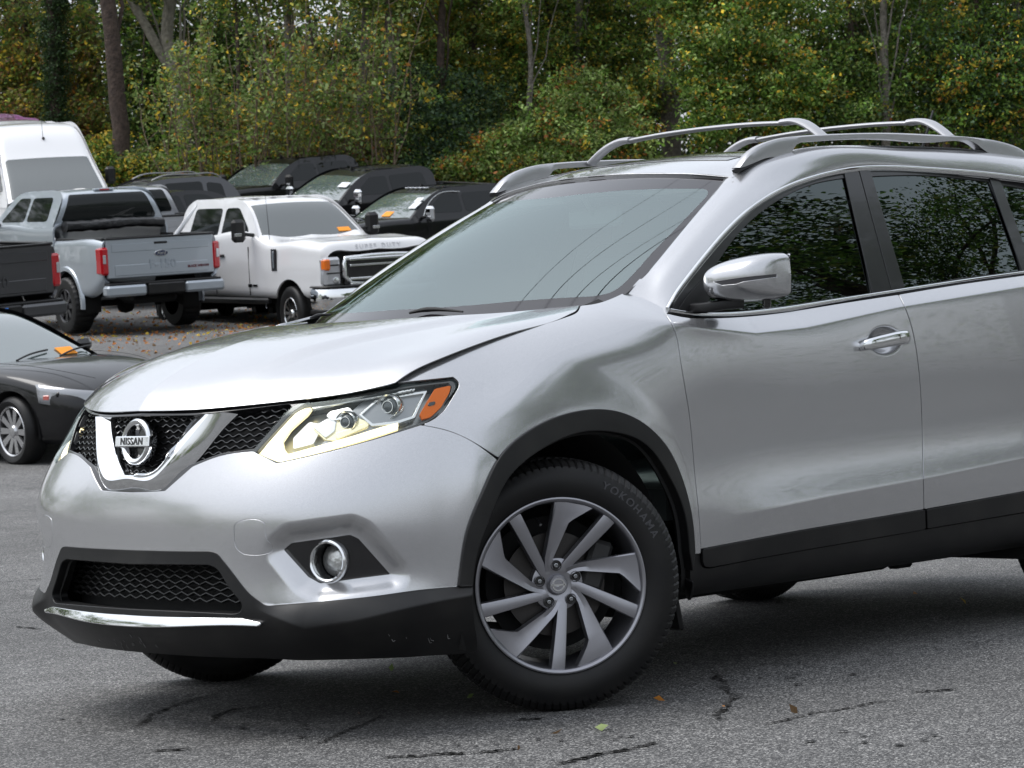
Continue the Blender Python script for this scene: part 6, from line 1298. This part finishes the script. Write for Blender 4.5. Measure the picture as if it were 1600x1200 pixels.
# ---- cars
def saloon(label, group, paintm, dm, px, py, d, a, anchor, wheels, cat='car', name='parked_car'):
    root = empty(name, (0, 0, 0), 0, label, cat, group); place(root, anchor, px, py, d, cdir(a)); W, wb, R = dm['w'], dm['wb'], dm['R']
    st = [(-dm['ro'], W-.16, .42, dm['zdeck']-.10, .02), (-dm['ro']+.12, W-.06, .28, dm['zdeck'], .02), (-.3, W, .22, dm['zbelt'], .0), (wb*.4, W, .20, dm['zbelt'], .0), (dm['cowl']-.05, W, .20, dm['zbelt']-.01, .02), (wb+.05, W-.015, .20, dm['zhood'], .09), (wb+dm['fo']-.35, W-.06, .22, dm['zhood']-.10, .09), (wb+dm['fo']-.10, W-.16, .24, dm['zhood']-.19, .06), (wb+dm['fo'], W-.34, .28, dm['zhood']-.26, .02)]
    P = surf(half_body(st), 150, 40); m = orient(grid_mesh(P), (wb/2, 0, .6)); m = arches(m, [(wb, R+.01, R*1.13), (0, R+.01, R*1.13)]); mobj('body', both(m), paintm, root, .03)
    for e, sg in ((st[-1], 1), (st[0], -1)):
        fc = surf(half_body([e]*2), 2, 40)[0]; b = MB(); b.grid(np.array([[(e[0]+sg*.09*(1-t*t), y*t, z) for t in np.linspace(0, 1, 10)] for _, y, z in fc])); b.mir(); b.build('nose' if sg > 0 else 'tail', paintm, root, 60)
    p = dm['cab']; zb_, zr = dm['zbelt']-.01, dm['zr']; Wb, wt = W-.05, dm['wt']
    prof = curve([(x, z, 0) for x, z in p], 90)[:, :2]; P = cabgrid(prof, Wb, wt, zb_, zr, rnd=.05); m = orient(grid_mesh(P), (wb/2, 0, zb_)); mobj('cab_roof', m, paintm, root, None); uu = m.P; hw = Wb+(wt-Wb)*((uu[:, 2]-zb_)/(zr-zb_))
    s1 = np.maximum.reduce([np.abs(uu[:, 1])-(hw-.07), dm['hx']-uu[:, 0], zb_-.01-uu[:, 2]]); mobj('windscreen', offset(clip(m, s1), .004), dm.get('screen', vt_screen), root, .004)
    s2 = np.maximum.reduce([np.abs(uu[:, 1])-(hw-.08), uu[:, 0]-dm['rx'], zb_+.02-uu[:, 2]]); mobj('rear_window', offset(clip(m, s2), .004), vt_glass, root, .004)
    xs_ = np.linspace(p[-1][0], p[0][0], 60); zs_ = np.linspace(zb_-.06, zr+.02, 30); P = np.array([[(x, Wb+(wt-Wb)*((z-zb_)/(zr-zb_)), z) for z in zs_] for x in xs_]); m = grid_mesh(P); m = m if m.N[:, 1].mean() > 0 else Msh(m.P, -m.N, m.T[:, ::-1])
    pf = np.vstack([prof, [(p[-1][0], zb_-.2), (p[0][0], zb_-.2)]])*100; ms = clip(m, sdf(pf, m.P[:, [0, 2]]*100))
    for s in (1, -1):
        mobj('cab_side', ms if s > 0 else mirror(ms), paintm, root, None)
        for poly in dm['win']: sidewin(root, ms if s > 0 else mirror(ms), rounded(poly, 4), 'side_window', vt_glass)
        for x0, st_ in ((0, 0), (wb, dm.get('steer', 0))):
            vwheel(root, (x0, s*(W-.115), R), R, .225, R*.72, *wheels, s, radians(st_))
            th = np.linspace(-.2, pi+.2, 16); b = MB(); b.grid(np.array([[(x0+R*1.13*cos(t), y*s, R+.01+R*1.13*sin(t)) for y in (W-.02, W-.3)] for t in th])); b.grid(np.array([[(x0+k*R*1.13*cos(t), s*(W-.3), R+.01+k*R*1.13*sin(t)) for k in (0, 1)] for t in th])); b.build('wheel_liner', matte_black, root)
        mx, mz = dm['mirror']; b = MB(); b.box((mx, s*(W+.10), mz), (.10, .20, .13), R=Rz(-s*.15), bev=.045); b.build('door_mirror', paintm, root)
        b = MB(); hx_ = wb+dm['fo']; hz = dm['zhood']-.20; b.grid(surf([[(hx_-.53, s*(W-.06), hz+.125), (hx_-.48, s*(W-.045), hz-.05)], [(hx_-.32, s*(W-.105), hz+.10), (hx_-.32, s*(W-.085), hz-.07)], [(hx_-.10, s*(W-.26), hz+.06), (hx_-.08, s*(W-.24), hz-.075)], [(hx_+.02, s*(W-.50), hz+.02), (hx_+.04, s*(W-.49), hz-.06)]], 20, 4)); hl_ = b.build('headlight', lamp_glass2, root); q_ = hl_.modifiers.new('solid', 'SOLIDIFY'); q_.thickness = .03; q_.offset = 0
        b = MB(); b.box((hx_-.40, s*(W-.066), hz-.0), (.08, .03, .055), R=Rz(-s*.2), bev=.01); b.build('indicator', mat('pink_reflector', (.5, .12, .10), .3, coat=1), hl_)
        b = MB(); b.lathe([(.035, 0), (.03, .015), (0, .02)], 20, (hx_-.28, s*(W-.115), hz+.025), frame((0, 1, 0), (0, 0, 1), (1, 0, 0))); b.build('lamp_projector', vt_glass, hl_)
    return root
sed = dict(w=.91, wb=2.81, R=.335, ro=1.0, fo=.87, zdeck=.98, zbelt=.93, zhood=.86, cowl=1.95, zr=1.42, wt=.60, hx=1.12, rx=-.15, screen=pale_screen, cab=[(2.06, .92), (1.62, 1.16), (1.16, 1.36), (.75, 1.42), (.3, 1.41), (-.12, 1.33), (-.5, 1.12), (-.72, .96)], mirror=(1.66, 1.00), win=[[(1.70,.98),(1.20,1.29),(.78,1.35),(.72,.98)], [(.66,.98),(.68,1.35),(.2,1.33),(-.28,1.10),(-.30,.99)]], steer=-8)
au = saloon('black saloon at the left with pale windscreen and bright split-spoke wheels', PG, p_black, sed, 22, 730, 26.2, 49, (2.81, -.90, 0), (10, mat('polished_alloy', (.55, .55, .56), .2, .9)))
for y, a_ in ((-.2, .2), (.35, .2)): mb = MB(); mb.tube(curve([(2.08, y, .945), (2.0, y+.25, .99), (1.95, y+.5, 1.01)], 8), .010); mb.build('wiper', blackp, au)
mb = MB(); mb.box((1.97, .52, .985), (.008, .20, .13), R=Ry(-1.05)); mb.build('paper_tag', orange_paper, au)
mb = MB(); mb.box((3.70, 0, .52), (.06, .72, .36), bev=.05); mb.build('grille', gloss_black, au)
for s in (1, -1):
    mb = MB(); mb.sweep(curve([(3.55, s*.47, .80), (3.0, s*.62, .90), (2.4, s*.72, .945), (1.98, s*.78, .945)], 30)+[0, 0, .018], rprof(.007, .004), up=(0, 0, 1)); mb.build('hood_gap', matte_black, au)
wag = dict(w=.93, wb=2.80, R=.35, ro=.95, fo=.88, zdeck=1.05, zbelt=1.02, zhood=1.0, cowl=1.95, zr=1.66, wt=.66, hx=1.25, rx=-.6, cab=[(2.10, 1.0), (1.65, 1.30), (1.25, 1.54), (.8, 1.65), (.0, 1.66), (-.6, 1.58), (-.85, 1.35), (-.98, 1.05)], mirror=(1.72, 1.12), win=[[(1.75,1.08),(1.30,1.46),(.85,1.56),(.80,1.08)], [(.72,1.08),(.76,1.56),(-.1,1.56),(-.12,1.08)], [(-.2,1.1),(-.2,1.54),(-.55,1.48),(-.6,1.12)]])
wg = saloon('dark wagon with silver roof rails seen beyond the pale pickup roof', PG, p_grey, wag, 262, 277, 60, -62, (.4, 0, 1.66), (8, black_alloy))
for s in (1, -1): mb = MB(); mb.sweep(curve([(1.0, s*.58, 1.64), (.85, s*.58, 1.70), (0, s*.58, 1.72), (-.5, s*.58, 1.67), (-.6, s*.58, 1.60)], 24), rprof(.03, .03), up=(0, 0, 1)); mb.build('roof_rail', rail_grey, wg)
saloon('black low saloon tucked between the pale pickup and the white truck', PG, p_black, dict(sed), 262, 298, 54, -50, (.6, 0, 1.42), (8, black_alloy))
saloon('small dark hatchback half hidden behind the black low saloon', PG, p_grey, dict(sed, zr=1.50), 236, 290, 57, -68, (.4, 0, 1.50), (8, black_alloy))
# ---- high-roof vans
def van(label, paintm, px, py, d, a, anchor):
    root = empty('delivery_van', (0, 0, 0), 0, label, 'van', PG); place(root, anchor, px, py, d, cdir(a)); W = 1.03; wb = 3.75
    st = [(-1.1, W, .45, 1.45, 0), (2.9, W, .42, 1.45, 0), (wb, W-.02, .42, 1.30, .05), (wb+.6, W-.08, .45, 1.12, .05), (wb+.85, W-.22, .5, .95, .02)]
    P = surf(half_body(st), 90, 30); m = orient(grid_mesh(P), (1, 0, .9)); m = arches(m, [(wb, .36, .42), (0, .36, .42)]); mobj('body', both(m), paintm, root, .03)
    prof = curve([(x, z, 0) for x, z in ((4.05, 1.32), (3.62, 1.68), (3.12, 2.08), (2.88, 2.32), (2.62, 2.56), (2.28, 2.72), (1.8, 2.77), (.5, 2.78), (-.9, 2.76), (-1.06, 2.68), (-1.1, 1.45))], 140)[:, :2]
    P = cabgrid(prof, W-.02, .80, 1.30, 2.78, rnd=.10); m = orient(grid_mesh(P), (1, 0, 1.4)); mobj('roof_shell', m, paintm, root, None); uu = m.P; hw = W-.02+(.80-W+.02)*((uu[:, 2]-1.30)/1.48)
    s1 = np.maximum.reduce([np.abs(uu[:, 1])-(hw-.09), 3.10-uu[:, 0], 1.34-uu[:, 2]]); mobj('windscreen', offset(clip(m, s1), .004), vt_screen, root, .004)
    xs_ = np.linspace(-1.1, 4.05, 80); zs_ = np.linspace(1.2, 2.80, 50); P = np.array([[(x, W-.02+(.80-W+.02)*((z-1.30)/1.48), z) for z in zs_] for x in xs_]); m = grid_mesh(P); m = m if m.N[:, 1].mean() > 0 else Msh(m.P, -m.N, m.T[:, ::-1])
    pf = np.vstack([prof, [(-1.1, 1.0), (4.1, 1.0)]])*100; ms = clip(m, sdf(pf, m.P[:, [0, 2]]*100))
    for s in (1, -1):
        mobj('side_panel', ms if s > 0 else mirror(ms), paintm, root, None); sidewin(root, ms if s > 0 else mirror(ms), rounded([(2.5, 1.45), (2.55, 2.05), (3.0, 2.05), (3.6, 1.5)], 4), 'side_window', vt_glass)
        for x0 in (0, wb): vwheel(root, (x0, s*(W-.13), .36), .36, .235, .21, 8, p_silver2, s)
        b = MB(); b.box((3.30, s*(W+.16), 1.70), (.12, .20, .34), bev=.05); b.build('door_mirror', blackp, root)
    b = MB(); b.tube([(2.72, .05, 2.50), (2.66, .05, 2.95)], np.array([.006, .003]), 6); b.box((2.74, .05, 2.47), (.10, .05, .06), bev=.02); b.build('antenna', blackp, root); return root
van('white high-roof van behind the pale pickup, black aerial on its forehead', p_white, 72, 247, 53.5, 22, (3.10, 0, 2.09))
van('purple-topped high-roof van showing just over the white van', paint('purple_paint', (.30, .10, .26), .2, .4, .05), 20, 240, 57.5, 22, (3.10, 0, 2.12))
# dark van or pickup pieces by the black saloon: a chrome-railed pickup bed
t9, D9 = pickup('silver pickup truck with chrome bed bars between the pale pickup and the white truck', PG, p_silver2, dict(w=.98, wb=3.6, ro=1.15, fo=.93, zt=1.40, bed=.5), CAB, 312, 335, 50, 180+20, dict(R=.39, w=.27, rim=.23, n=8, m=black_alloy), dict(anchor=(-1.15, -.9, 1.40)))
